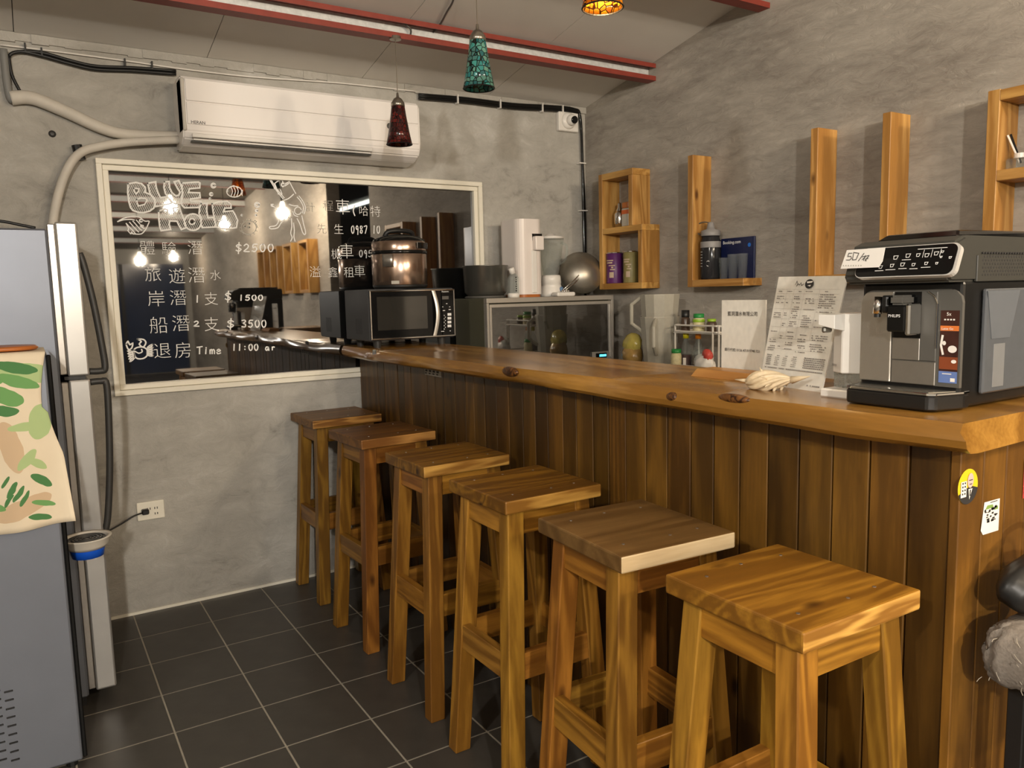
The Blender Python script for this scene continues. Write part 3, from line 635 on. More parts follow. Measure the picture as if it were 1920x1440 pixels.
# marks stuck on the boards
p = Print((XP-0.0015, PX(797, 690, XP).y, PX(797, 702, XP).z), (0, -1, 0), (0, 0, 1), 0.0005)
wtag = abs(PX(797, 690, XP).y - PX(828, 690, XP).y); p.rect(0, 0, wtag, 0.03); tg = p.obj('paper_label', M['chalkf'], None)
tag(tg, 'small faded paper label on boards under the slab edge', 'label')
p = Print((XP-0.0015, PX(797, 690, XP).y, PX(797, 702, XP).z), (0, -1, 0), (0, 0, 1), 0.0012)
for k in range(4): p.rect(0.006+k*wtag/4.4, 0.014, wtag/7, 0.008); p.rect(0.004+k*wtag/4.4, 0.005, wtag/9, 0.005)
p.obj('print', M['ink'], tg)
ye = YEND-0.0182
def ep(u, v): return PY(u, v, ye)
c0 = ep(1814, 912); rx = (ep(1833, 912).x-ep(1796, 912).x)/2; rz = (ep(1814, 880).z-ep(1814, 945).z)/2
M['yellow'] = pbr('yellow_print', (0.85, 0.62, 0.02), 0.5); M['skin'] = pbr('pink_print', (0.72, 0.50, 0.45), 0.6); M['greenp'] = pbr('green_print', (0.22, 0.36, 0.08), 0.6)
p = Print(c0, (1, 0, 0), (0, 0, 1), 0.0008); p.disc(0, 0, rx, rz, 36); stk = p.obj('round_sticker', M['yellow'], None); tag(stk, 'round yellow sticker of a bald figure in black suit', 'sticker')
p = Print(c0, (1, 0, 0), (0, 0, 1), 0.0013); pts = [(rx*math.cos(a), rz*math.sin(a)) for a in [PI*1.12+k*(PI*0.82)/16 for k in range(17)]]; p.poly(pts + [(rx*0.75, -rz*0.12), (rx*0.3, rz*0.0), (-rx*0.2, -rz*0.1)]); p.obj('suit', M['ink'], stk)
p = Print(c0, (1, 0, 0), (0, 0, 1), 0.0018); p.disc(rx*0.2, rz*0.32, rx*0.30, rz*0.42); p.obj('face', M['skin'], stk)
p = Print(c0, (1, 0, 0), (0, 0, 1), 0.0020); p.rect(-rx*0.75, -rz*0.55, rx*0.55, rz*0.9); p.poly([(0, -rz*0.15), (rx*0.4, -rz*0.15), (rx*0.12, -rz*0.75)]); p.obj('white_card', M['paper'], stk)
p = Print(c0, (1, 0, 0), (0, 0, 1), 0.0024)
for k in range(4): p.rect(-rx*0.65, rz*(0.2-0.2*k), rx*0.12, rz*0.1); p.rect(-rx*0.42, rz*(0.2-0.2*k), rx*0.12, rz*0.1)
p.line([(rx*0.05, rz*0.35), (rx*0.35, rz*0.35)], rx*0.05); p.line([(rx*0.1, rz*0.12), (rx*0.3, rz*0.12)], rx*0.05); p.poly([(rx*0.13, -rz*0.2), (rx*0.24, -rz*0.2), (rx*0.2, -rz*0.55), (rx*0.1, -rz*0.55)]); p.obj('details', M['ink'], stk)
q = [ep(1845, 942), ep(1874, 934), ep(1871, 994), ep(1842, 1003), ep(1838, 995)]
f = Vector((0, -0.0008, 0)); bb = B(); bb.quad(*[k+f for k in q][::-1]); s2 = tag(bb.obj('photo_sticker', M['paper']), 'crooked white sticker with green and black group picture', 'sticker')
p = Print(q[4], (1, 0, 0), (0, 0, 1), 0.0014); W_ = q[1].x-q[4].x; H_ = q[0].z-q[4].z
random.seed(3)
for k in range(26): x = random.uniform(0.12, 0.8)*W_; z = random.uniform(0.2, 0.7)*H_; p.rect(x, z, W_*random.uniform(.06, .14), H_*random.uniform(.03, .09))
p.rect(W_*0.45, H_*0.92, W_*0.4, H_*0.03); p.obj('print', M['ink'], s2)
p = Print(q[4], (1, 0, 0), (0, 0, 1), 0.0012); p.poly([(W_*0.2, H_*0.72), (W_*0.65, H_*0.72), (W_*0.6, H_*0.84), (W_*0.3, H_*0.86)]); p.rect(W_*0.7, H_*0.62, W_*0.2, H_*0.12); p.obj('green_shape', M['greenp'], s2)
q0 = ep(1916, 935)
p = Print(q0, (1, 0, 0), (0, 0, 1), 0.001); p.rect(0, 0, 0.06, 0.075); M['redp'] = pbr('red_print', (0.45, 0.05, 0.04), 0.6); rs = tag(p.obj('red_sticker', M['redp'], None), 'red patterned sticker cut off by the right picture edge', 'sticker')
p = Print(q0, (1, 0, 0), (0, 0, 1), 0.0015)
for k in range(5): p.disc(0.008, 0.01+k*0.014, 0.004)
p.obj('dots', M['paper'], rs)

# ------------------------------------------------------------------ lamps
def hanging_bulb(x, y, z, watts, c, lab):
    t = thing('hanging_bulb', lab, 'lamp', (x, y, z), group='bare bulbs hanging behind the viewer')
    B().cyl((x, y, z+0.09), (x, y, ceil_z(y)), 0.004, seg=6).obj('cord', M['black'], t)
    B().lathe([(0, 0.03), (0.016, 0.03), (0.018, 0.09), (0, 0.095)], (x, y, z), 14).obj('socket', M['black'], t)
    B().lathe([(0, -0.025), (0.014, -0.022), (0.022, -0.010), (0.023, 0.003), (0.018, 0.02), (0.013, 0.032)], (x, y, z), 16).obj('bulb', M['bulb'], t, smooth=True)
    l = bpy.data.lights.new('bulb_light', 'POINT'); l.energy = watts; l.color = c; l.shadow_soft_size = 0.055
    lo = bpy.data.objects.new('bulb_light', l); col.objects.link(lo); lo.parent = t; lo.location = (0, 0, -0.085)
LB_ = ['bare glowing bulb reflected brightest in the window, over the diver drawing', 'bare glowing bulb reflected beside the hatched window title', 'small far bulb reflected above the first price line', 'bare glowing bulb reflected inside the big window letters', 'dim far bulb reflected at left of the second price line', 'bare bulb hanging behind and left of the viewer', 'bare bulb hanging far back on the left, behind the viewer', 'added unseen bulb high at the left, brightening surfaces that face left']
for a, lab in zip(BULBS, LB_): hanging_bulb(*a, lab)
qt0, qt1 = PX(632, 397, 3.3), PX(702, 373, 3.3); qt0.y = 2*YP-qt0.y; qt1.y = 2*YP-qt1.y; qt0.z = qt1.z = 0.5*(qt0.z+qt1.z)
t = thing('tube_light', 'white fluorescent tube glowing in the dark side passage, seen in the window', 'lamp', qt1)
B().cyl(qt0, qt1, 0.02, seg=10).obj('tube', emission('tube_glow', (0.95, 1.0, 0.9), 5.0), t)
B().box(3.30, 3.36, min(qt0.y, qt1.y), max(qt0.y, qt1.y), qt1.z+0.03, qt1.z+0.07).obj('housing', M['white'], t)

M['mos_red'] = mosaic('red_mosaic', [(0.10, 0.008, 0.008), (0.035, 0.006, 0.006), (0.18, 0.02, 0.015)], (0.012, 0.004, 0.004), 62, 0.2)
M['mos_green'] = mosaic('teal_mosaic', [(0.03, 0.24, 0.25), (0.08, 0.42, 0.37), (0.22, 0.46, 0.34), (0.03, 0.17, 0.18)], (0.008, 0.015, 0.012), 62, 0.35)
M['mos_amber'] = mosaic('amber_mosaic', [(0.55, 0.22, 0.01), (0.40, 0.12, 0.008), (0.70, 0.36, 0.02), (0.30, 0.05, 0.01)], (0.03, 0.008, 0.003), 62, 0.45)
M['pewter'] = pbr('lamp_cap', (0.32, 0.29, 0.24), 0.3, 0.85)
def pendant(x, y, zb, ytop, mat, lab, watts=0):
    t = thing('pendant_lamp', lab, 'lamp', (x, y, zb), group='mosaic glass pendant lamps over the counter')
    ztop = ceil_z(ytop) - 0.10
    B().cyl((x, y, zb+0.20), (x, y, ztop), 0.0016, seg=6).obj('cord', M['pewter'], t)
    B().lathe([(0, ztop-zb+0.012), (0.022, ztop-zb+0.012), (0.024, ztop-zb), (0, ztop-zb-0.004)], (x, y, zb), 16).obj('ceiling_rose', M['pewter'], t)
    B().lathe([(0.004, 0.205), (0.006, 0.188), (0.016, 0.182), (0.027, 0.165), (0.0285, 0.152), (0.026, 0.15), (0, 0.16)], (x, y, zb), 20).obj('cap', M['pewter'], t, smooth=True)
    B().lathe([(0.0265, 0.156), (0.033, 0.11), (0.043, 0.05), (0.053, 0.0), (0.051, 0.0), (0.041, 0.05), (0.031, 0.11), (0.0245, 0.154)], (x, y, zb), 32).obj('shade', mat, t, smooth=True)
    B().lathe([(0.053, 0.0015), (0.0545, 0.0), (0.053, -0.0015), (0.0505, -0.0015), (0.0505, 0.0015)], (x, y, zb), 32).obj('rim', M['black'], t)
    B().lathe([(0, 0.055), (0.012, 0.06), (0.02, 0.085), (0.012, 0.12), (0.012, 0.155), (0, 0.156)], (x, y, zb), 14).obj('bulb', M['white'], t, smooth=True)
    if watts:
        l = bpy.data.lights.new('pendant_light', 'POINT'); l.energy = watts; l.color = (1.0, 0.75, 0.4); l.shadow_soft_size = 0.015
        lo = bpy.data.objects.new('pendant_light', l); col.objects.link(lo); lo.parent = t; lo.location = (0, 0, 0.035)
q = PY(749, 271, -0.575); pendant(q.x, q.y, q.z, -0.575, M['mos_red'], 'dark red mosaic glass pendant lamp in front of the air conditioner')
q = PY(898, 166, -1.275); pendant(q.x, q.y, q.z, -1.275, M['mos_green'], 'teal green mosaic glass pendant lamp before the red beam')
q = PY(1130, 15, -1.975); pendant(q.x, q.y, q.z, -1.975, M['mos_amber'], 'amber mosaic glass pendant lamp cut off by the top picture edge', 1.2)

# ------------------------------------------------------------------ air conditioner, pipes, cables
ax0, ax1 = 0.309, 1.358
ac = thing('air_conditioner', 'long white wall air conditioner above the window', 'air conditioner', ((ax0+ax1)/2, -0.1, 1.97))
pr = [(0, 2.238), (-0.12, 2.243), (-0.168, 2.236), (-0.186, 2.215), (-0.188, 2.05), (-0.182, 2.02), (-0.165, 1.993), (-0.12, 1.972), (-0.04, 1.962), (0, 1.965)]
B().prism([(ax0, y, z) for y, z in pr], (ax1-ax0, 0, 0), 0.006, 2).obj('body', M['acwhite'], ac)
fp = lambda z0, z1: B().box(ax0+0.016, ax1-0.012, -0.1945, -0.187, z0, z1, 0.002).obj('front_panel', M['acwhite'], ac)
fp(2.137, 2.222); fp(2.046, 2.132)
B().box(ax0+0.0, ax0+0.014, -0.19, -0.10, 2.02, 2.225, 0.004).obj('end_cap', M['pipe'], ac)
B().box(ax0+0.03, ax0+0.80, -0.2005, -0.184, 1.9935, 2.010, 0.002).obj('louver', M['white'], ac)
B().box(ax0+0.035, ax0+0.795, -0.1905, -0.165, 1.984, 1.9905, 0.001).obj('louver', M['white'], ac)
B().box(ax0+0.03, ax0+0.80, -0.1835, -0.15, 1.9785, 1.9838).obj('outlet_slot', M['dgrey'], ac)
p = Print((ax0, -0.1945, 2.0), (1, 0, 0), (0, 0, 1), 0.0006); q = PY(358, 231, -0.195); p.text('HERAN', q.x-ax0, q.z-2.0, 0.017, off=0.008); p.obj('lettering', M['ink'], ac)
B().sph((1.20, -0.1945, 2.115), 0.014, 12, 8, (1, 0.3, 1)).obj('sensor_window', M['mgrey'], ac, smooth=True)

def wall_pts(px, y): return [PY(u, v, y) for u, v in px]
t = tag(B().tube(wall_pts([(6, 92), (12, 150), (18, 182), (24, 188)], -0.03), 0.014, 10, smooth_n=4).obj('conduit_pipe', M['pvc'], smooth=True), 'short grey conduit pipe high at the left wall edge', 'pipe')
t = tag(B().tube(wall_pts([(20, 184), (60, 184), (120, 208), (190, 240), (240, 252), (335, 256)], -0.03), lambda f: 0.026-0.006*f, 14, smooth_n=6).obj('refrigerant_pipe', M['pipe'], smooth=True), 'thick white wrapped pipe running from left edge to air conditioner', 'pipe')
t = thing('drain_hose', 'cream drain hose curving from air conditioner down behind the fridge', 'hose', PY(150, 285, -0.03))
B().tube(wall_pts([(335, 262), (250, 266), (190, 274), (150, 287), (125, 320), (108, 370), (98, 430), (95, 520)], -0.06), 0.0165, 12, smooth_n=6).obj('hose', M['pipe'], t, smooth=True)
q = PY(147, 286, -0.03); B().cyl(q+Vector((-0.004, 0, 0.028)), q+Vector((0.006, 0, -0.028)), 0.019, seg=12).obj('clamp', M['black'], t)
t = thing('black_cable_bundle', 'black cable bundle clipped along ceiling edge and down the corner', 'cable', PY(900, 185, -0.02))
for dv in (-3, 0, 4): B().tube(wall_pts([(785, 180+dv), (870, 187+dv), (960, 198+dv), (1030, 202+dv), (1075, 207+dv), (1088, 222+dv), (1092, 300), (1096-dv*0.4, 420), (1098, 560)], -0.022), 0.007, 8, smooth_n=5).obj('cable', M['blackgloss'], t, smooth=True)
for u, v, vert in ((858, 186, 0), (938, 195, 0), (1017, 202, 0), (1055, 205, 0), (1092, 306, 1), (1095, 395, 1)):
    q = PY(u, v, -0.03); B().box(q.x-(0.022 if vert else 0.003), q.x+(0.022 if vert else 0.003), q.y-0.006, -0.003, q.z-(0.003 if vert else 0.022), q.z+(0.003 if vert else 0.022)).obj('clip', M['white'], t)
t = thing('black_cable_bundle', 'black cables sagging along top of wall left of air conditioner', 'cable', PY(150, 110, -0.02))
for dv in (0, 6): B().tube(wall_pts([(16, 130), (18, 104), (40, 97), (80, 99+dv), (130, 113+dv), (180, 124+dv), (250, 127+dv), (330, 133+dv)], -0.02), 0.0065, 8, smooth_n=5).obj('cable', M['black'], t, smooth=True)
B().tube(wall_pts([(16, 104), (22, 140), (38, 172)], -0.024), 0.006, 8, smooth_n=4).obj('cable', M['black'], t, smooth=True)
B().tube(wall_pts([(0, 84), (100, 96), (250, 116), (325, 127), (470, 144), (640, 156), (785, 172)], -0.012), 0.0035, 6, smooth_n=4).obj('thin_wire', M['white'], t, smooth=True)
for u, v in ((78, 97), (234, 117), (47, 88), (285, 122)):
    q = PY(u, v, -0.02); B().box(q.x-0.003, q.x+0.003, q.y-0.008, -0.002, q.z-0.016, q.z+0.014).obj('clip', M['black'], t)
b = B(); n_ = 60
for k in range(n_):   # rough plaster bead between wall and ceiling
    x = -0.85+k*(XR+0.85)/n_; hgt = 0.016+0.010*random.random(); b.box(x, x+(XR+0.85)/n_+0.002, -0.008-0.006*random.random(), 0.0, ZB-hgt-0.012, ZB+0.0)
structure(b.obj('trim_1', M['wall_back']), 'rough plaster bead where wall meets ceiling', 'trim')
def cpt(u, v, off=-0.01):
    d = ray(u, v); s_ = (ZB+off-SLOPE*CAM.y-CAM.z)/(d.z+SLOPE*d.y); return CAM+d*s_
tag(B().tube([cpt(858, -40), cpt(850, 0), cpt(838, 22), cpt(822, 50), cpt(800, 70, -0.035), cpt(785, 75, -0.06), cpt(770, 72, -0.06), cpt(770, 55, -0.04), cpt(755, 42, -0.02)], 0.004, 8, smooth_n=4).obj('ceiling_cable', M['mgrey'], smooth=True), 'loose grey cable hanging between ceiling and red beam', 'cable')
# hole in the plaster, camera, socket
q = PY(98, 251, 0.0); h = tag(B().lathe([(0.0, 0.003), (0.006, 0.0025), (0.009, 0.004), (0.012, 0.002), (0.0135, 0.0)], (q.x, 0.0, q.z), 16, (0, -1, 0)).obj('wall_plug', M['dgrey']), 'small dark plug hole in plaster near the pipe', 'wall plug')
q0, q1 = PY(1042, 210, 0), PY(1079, 250, 0)
t = thing('security_camera', 'small white dome security camera in the upper corner', 'camera', (0.5*(q0.x+q1.x), 0, q1.z))
B().box(q0.x, q1.x, -0.03, 0.0, q1.z, q0.z, 0.004).obj('back_box', M['white'], t)
cx, cz = 0.5*(q0.x+q1.x)-0.004, 0.5*(q0.z+q1.z)+0.004; ax_ = Vector((0.15, -1, -0.15)).normalized()
B().lathe([(0, 0), (0.045, 0), (0.045, 0.005), (0.038, 0.012), (0.028, 0.016), (0, 0.016)], (cx, -0.03, cz), 24, (0, -1, 0)).obj('base_ring', M['white'], t, smooth=True)
B().sph((cx+0.004, -0.056, cz), 0.030, 20, 14).obj('ball', M['white'], t, smooth=True)
c_ = Vector((cx+0.004, -0.056, cz)); B().lathe([(0, 0.024), (0.019, 0.024), (0.020, 0.032), (0.014, 0.034), (0, 0.031)], c_, 20, Vector((-0.05, -1, -0.15))).obj('lens', M['blackgloss'], t, smooth=True)
q0, q1 = PY(255, 943, 0), PY(309, 968, 0)
t = thing('wall_socket', 'cream double wall socket with black plug above floor', 'socket', (0.5*(q0.x+q1.x), 0, q1.z))
sx0, sx1, sz0, sz1 = q0.x, q1.x, q1.z-0.002, q0.z
B().box(sx0, sx1, -0.012, 0, sz0, sz1, 0.004, 2).obj('plate', M['cream'], t)
for k in (0, 1):
    for s_ in (0, 1):
        if k == 0 and s_ == 0: continue
        bx = sx0+0.04+0.028*k+0.0; bz = sz0+0.02+0.024*s_
        b = B(); b.box(bx, bx+0.003, -0.0135, -0.0118, bz, bz+0.009); b.box(bx+0.010, bx+0.013, -0.0135, -0.0118, bz, bz+0.009); b.obj('slot', M['ink'], t)
q = PY(272, 959, -0.02); B().box(q.x-0.014, q.x+0.014, -0.04, -0.0125, q.z-0.011, q.z+0.011, 0.004).obj('plug', M['black'], t)
B().tube([Vector((q.x-0.01, -0.03, q.z-0.002)), PY(250, 968, -0.04), PY(228, 982, -0.045), PY(205, 995, -0.05), PY(180, 1010, -0.05)], 0.0035, 8, smooth_n=4).obj('cord', M['black'], t, smooth=True)

# ------------------------------------------------------------------ fridge
fr = thing('fridge', 'tall steel fridge seen side on at the left edge', 'fridge', (-0.5, -0.43, 0))
B().box(-0.845, -0.212, -0.75, -0.11, 0.03, 1.572, 0.006).obj('body', M['fsteel'], fr)
B().box(-0.80, -0.22, -0.74, -0.12, 0.0, 0.03).obj('plinth', M['black'], fr)
for nm, z0, z1 in (('freezer_door', 1.106, 1.594), ('fridge_door', 0.045, 1.094)):
    dr = B().box(-0.190, -0.128, -0.752, -0.10, z0, z1, 0.006, 2).obj(nm, M['fdoor'], fr)
    B().box(-0.2115, -0.190, -0.744, -0.11, z0+0.006, z1-0.006, 0.003).obj('door_gasket', M['mgrey'] if nm == 'x' else M['steel'], dr)
B().box(-0.2, -0.14, -0.74, -0.12, 1.0945, 1.1055).obj('door_gap', M['black'], fr)
def handle(pts, nm='handle'):
    B().tube(pts, 0.011, 10, smooth_n=5).obj(nm, M['dgrey'], fr, smooth=True)
yh = -0.71
handle([(-0.126, yh, 1.50), (-0.116, yh, 1.46), (-0.098, yh, 1.34), (-0.084, yh, 1.20), (-0.080, yh, 1.125), (-0.095, yh, 1.115), (-0.128, yh, 1.116)])
handle([(-0.128, yh, 1.080), (-0.095, yh, 1.081), (-0.080, yh, 1.07), (-0.082, yh, 0.95), (-0.092, yh, 0.78), (-0.110, yh, 0.62), (-0.126, yh, 0.56)])
tag(B().tube([PZ(0, 424, 1.579)+Vector((0, .05, 0.004)), PZ(0, 424, 1.579)+Vector((0.04, .05, 0.03)), PZ(0, 424, 1.579)+Vector((0.09, .06, 0.03)), PZ(0, 424, 1.579)+Vector((0.12, .07, 0.006))], 0.005, 6, smooth_n=4).obj('cable_loop', M['black'], smooth=True), 'black cable loop lying on top of the fridge', 'cable') if False else None
t = tag(B().tube([(-0.44, -0.70, 1.577), (-0.40, -0.70, 1.590), (-0.34, -0.70, 1.597), (-0.28, -0.70, 1.586), (-0.24, -0.70, 1.5775)], 0.005, 6, smooth_n=4).obj('loose_cable', M['black'], smooth=True), 'black cable lying on top of the fridge', 'cable')

# ------------------------------------------------------------------ water dispenser with cloth
yd = -1.12
wd = thing('water_dispenser', 'steel floor-standing water dispenser with vents in front of fridge', 'dispenser', (-0.5, -0.96, 0))
B().box(-0.78, -0.252, yd, -0.80, 0.015, 1.207, 0.006, 2).obj('cabinet', M['fsteel'], wd)
B().box(-0.2515, -0.240, yd+0.002, -0.802, 0.02, 1.200, 0.003).obj('front_panel', M['blackgloss'], wd)
for sx in (-0.76, -0.28):
    for sy in (-1.10, -0.83): B().cyl((sx, sy, 0), (sx, sy, 0.016), 0.015, seg=10).obj('foot', M['black'], wd)
for k in range(9):
    for cidx in range(4):
        q = PY(18-24*cidx+k*1.6, 1296+k*16, yd); B().box(q.x-0.013, q.x+0.008, yd-0.0012, yd+0.002, q.z-0.0028, q.z+0.0028, 0.001).obj('vent_slot', M['blackgloss'], wd)
c = PY(156, 1010, -0.93); zt = c.z+0.0
tr = B().lathe([(0, -0.03), (0.05, -0.03), (0.062, -0.018), (0.066, 0.0), (0.070, 0.003), (0.070, 0.006), (0.058, 0.004), (0.055, -0.008), (0, -0.01)], (-0.186, -0.93, zt), 28).obj('drip_tray', M['pipe'], wd, smooth=True)
for r in (0.012, 0.022, 0.032, 0.042, 0.051):
    pts = [(-0.186+r*math.cos(a), -0.93+r*math.sin(a), zt-0.001) for a in [2*PI*k/24 for k in range(25)]]; B().tube(pts, 0.0026, 6).obj('grill_ring', M['dgrey'], tr)
M['bluep'] = pbr('blue_plastic', (0.01, 0.10, 0.65), 0.35)
B().lathe([(0, -0.058), (0.044, -0.056), (0.049, -0.03), (0.049, -0.024), (0, -0.024)], (-0.186, -0.93, zt), 24).obj('tray_base', M['bluep'], wd, smooth=True)
# leaf-pattern cloth hanging over the dispenser
def leaf_cloth():
    m, nt, p, N, L = _nt('leaf_cloth')
    tc = N.new('ShaderNodeTexCoord')
    dk, md, lt, pk = (0.075, 0.22, 0.075), (0.16, 0.36, 0.12), (0.42, 0.55, 0.26), (0.62, 0.46, 0.30)
    # leaves printed on the cloth: picture position, half length, half width, slant, colour
    LV = [(20, 840, 60, 22, 80, pk), (45, 950, 60, 20, -20, pk), (75, 790, 22, 40, 10, lt), (60, 700, 70, 20, 8, lt), (50, 862, 30, 10, -50, lt), (66, 868, 26, 9, 40, lt), (48, 800, 34, 9, 0, lt),
          (28, 690, 42, 11, 14, dk), (8, 742, 40, 17, 28, md), (34, 715, 40, 13, 22, md), (5, 770, 30, 12, 5, dk), (10, 905, 14, 4, -60, dk), (22, 918, 20, 5, -60, dk), (34, 924, 20, 5, -60, dk), (46, 932, 18, 5, -62, dk), (16, 938, 18, 4, -55, dk),
          (78, 900, 26, 9, 38, dk), (82, 942, 24, 7, 18, md), (76, 968, 24, 7, 10, dk), (-30, 720, 40, 14, -20, md), (-45, 800, 42, 15, 35, dk), (-40, 880, 40, 13, -35, lt), (-25, 950, 34, 10, 20, md)]
    nz = N.new('ShaderNodeTexNoise'); nz.inputs['Scale'].default_value = 18; L.new(tc.outputs['Object'], nz.inputs['Vector'])
    ds = N.new('ShaderNodeVectorMath'); ds.operation = 'MULTIPLY_ADD'; ds.inputs[1].default_value = (0.016, 0, 0.016); L.new(nz.outputs['Color'], ds.inputs[0]); L.new(tc.outputs['Object'], ds.inputs[2])
    bs = N.new('ShaderNodeMix'); bs.data_type = 'RGBA'; bs.inputs[6].default_value = (0.74, 0.64, 0.48, 1); bs.inputs[7].default_value = (0.82, 0.72, 0.55, 1); L.new(nz.outputs['Fac'], bs.inputs[0]); cur = bs.outputs[2]
    k = (PY(100, 800, yd).x-PY(0, 800, yd).x)/100
    for u, v, hl, hw, a, c in LV:
        q = PY(u, v, yd-0.01); mp = N.new('ShaderNodeMapping'); mp.vector_type = 'TEXTURE'
        mp.inputs['Location'].default_value = (q.x+0.008, 0, q.z+0.008); mp.inputs['Rotation'].default_value = (0, math.radians(a), 0); mp.inputs['Scale'].default_value = (hl*k, 1000, hw*k); L.new(ds.outputs[0], mp.inputs['Vector'])
        ln = N.new('ShaderNodeVectorMath'); ln.operation = 'LENGTH'; L.new(mp.outputs[0], ln.inputs[0])
        le = N.new('ShaderNodeMath'); le.operation = 'LESS_THAN'; le.inputs[1].default_value = 1.0; L.new(ln.outputs['Value'], le.inputs[0])
        mx = N.new('ShaderNodeMix'); mx.data_type = 'RGBA'; mx.inputs[7].default_value = (*c, 1); L.new(le.outputs[0], mx.inputs[0]); L.new(cur, mx.inputs[6]); cur = mx.outputs[2]
    L.new(cur, p.inputs['Base Color']); p.inputs['Roughness'].default_value = 0.9; return m
cl = [PY(u, v, yd-0.008) for u, v in ((86, 672), (70, 770), (92, 880), (104, 972))]
def cloth(u, v):
    zt_, zb_ = 1.2105, cl[3].z-0.012
    if v < 0.25: y = -0.88 + (yd-0.006+0.88)*(v/0.25); z = zt_
    else: y = yd-0.010; z = zt_ - (zt_-zb_)*(v-0.25)/0.75
    k = 0 if v < 0.25 else (v-0.25)/0.75
    xr = cl[0].x + (0.035*k if k > 0.35 else -0.02*math.sin(k/0.35*PI)*0+0.0) - 0.02*math.sin(min(k, 0.6)/0.6*PI)
    x = -0.66 + (xr+0.66)*u
    y -= k*0.012*(1+math.sin(u*17+k*2)) + 0.0
    z += -0.02*k*(1-u) if k else 0
    return Vector((x, y, z))
o = B().surf(cloth, 40, 40).obj('leaf_cloth', leaf_cloth(), smooth=True); solid(o, 0.0025, 1); tag(o, 'cream cloth with green leaf print hanging over dispenser', 'cloth')
M['orangew'] = pbr('orange_wood', (0.45, 0.14, 0.03), 0.4)
t = tag(B().lathe([(0, 0), (0.075, 0), (0.08, 0.006), (0.072, 0.012), (0.05, 0.009), (0, 0.009)], (-0.345, -1.03, 1.2135), 28).obj('wooden_saucer', M['orangew'], smooth=True), 'thin orange brown saucer on top of the cloth', 'saucer')

# ------------------------------------------------------------------ pine wall shelves
DS = 0.12; XF = XR-DS; TH = 0.034
def plank(t, y0, y1, z0, z1, vert, nm, tint=1.0):
    o = B().box(XF+random.uniform(-0.001, 0.001), XR-0.0005, min(y0, y1), max(y0, y1), z0, z1, 0.0015).obj(nm, M['shelf_z' if vert else 'shelf_y'], t); k = tint*random.uniform(0.9, 1.08); o.color = (k, k*random.uniform(.96, 1.02), k, 1); return o
t = thing('box_shelf', 'two-cell pine box shelf nearest the corner, holding cans', 'shelf', (XR, -0.42, 1.347), group='pine shelves on the right wall')
plank(t, -0.268, -0.298, 1.347, 1.952, 1, 'side_board'); plank(t, -0.298, -0.540, 1.919, 1.952, 0, 'top_board'); plank(t, -0.298, -0.610, 1.638, 1.668, 0, 'middle_board'); plank(t, -0.298, -0.610, 1.347, 1.378, 0, 'bottom_board')
plank(t, -0.510, -0.540, 1.668, 1.919, 1, 'side_board'); plank(t, -0.580, -0.610, 1.378, 1.638, 1, 'side_board')
t = thing('l_shelf', 'L-shaped pine shelf holding the grey bottle', 'shelf', (XR, -1.1, 1.347), group='pine shelves on the right wall')
plank(t, -0.926, -0.959, 1.347, 1.948, 1, 'upright'); plank(t, -0.959, -1.262, 1.347, 1.380, 0, 'bottom_board')
t = thing('u_shelf', 'U-shaped pine shelf with two bare uprights', 'shelf', (XR, -1.75, 1.347), group='pine shelves on the right wall')
plank(t, -1.589, -1.622, 1.347, 1.945, 1, 'upright'); plank(t, -1.889, -1.921, 1.347, 1.943, 1, 'upright'); plank(t, -1.622, -1.889, 1.347, 1.380, 0, 'bottom_board')
t = thing('ladder_shelf', 'pine ladder shelf at right picture edge holding a reed diffuser', 'shelf', (XR, -2.4, 1.347), group='pine shelves on the right wall')
plank(t, -2.247, -2.284, 1.347, 1.938, 1, 'upright'); plank(t, -2.284, -2.58, 1.902, 1.935, 0, 'top_board'); plank(t, -2.284, -2.58, 1.655, 1.688, 0, 'middle_board'); plank(t, -2.58, -2.613, 1.347, 1.938, 1, 'upright'); plank(t, -2.284, -2.58, 1.347, 1.380, 0, 'bottom_board')
# shelves on the wall behind the viewer, seen in the window
for k, (y0, y1) in enumerate(((-4.75, -5.1), (-5.35, -5.7), (-5.95, -6.3), (-6.55, -6.9))):
    t = thing('box_shelf', 'pine box shelf behind the viewer, %s of four along the far right wall' % ORD[k], 'shelf', (XR, y0, 1.40), group='pine shelves behind the viewer')
    plank(t, y0, y0-0.033, 1.40, 1.98, 1, 'side_board'); plank(t, y1, y1+0.033, 1.40, 1.98, 1, 'side_board'); plank(t, y0-0.033, y1+0.033, 1.40, 1.433, 0, 'bottom_board'); plank(t, y0-0.033, y1+0.033, 1.947, 1.98, 0, 'top_board')

# ------------------------------------------------------------------ things on the shelves
XM = XR-0.065
q = PX(1162, 418, XM); zs = 1.668
t = thing('cocktail_shaker', 'small shiny steel shaker in upper shelf cell', 'shaker', (XM, q.y, zs))
B().lathe([(0, 0), (0.022, 0), (0.029, 0.03), (0.030, 0.07), (0.024, 0.085), (0, 0.085)], (XM, q.y, zs), 20).obj('cup', M['chrome'], t, smooth=True)
B().lathe([(0.0235, 0.085), (0.012, 0.105), (0.011, 0.125), (0.008, 0.13), (0, 0.13)], (XM, q.y, zs), 20).obj('cap', M['chrome'], t, smooth=True)
q = PX(1179, 418, XM)
t = thing('spice_jar', 'glass jar with orange label beside the shaker', 'jar', (XM, q.y, zs)); yj = max(q.y, -0.478)
B().box(XM-0.028, XM+0.028, yj-0.028, yj+0.028, zs, zs+0.095, 0.005).obj('jar', M['frost'], t)
M['orange'] = pbr('orange_print', (0.62, 0.13, 0.03), 0.5)
B().box(XM-0.0285, XM+0.0285, yj-0.0285, yj+0.0285, zs+0.06, zs+0.09, 0.005).obj('label_band', M['orange'], t)
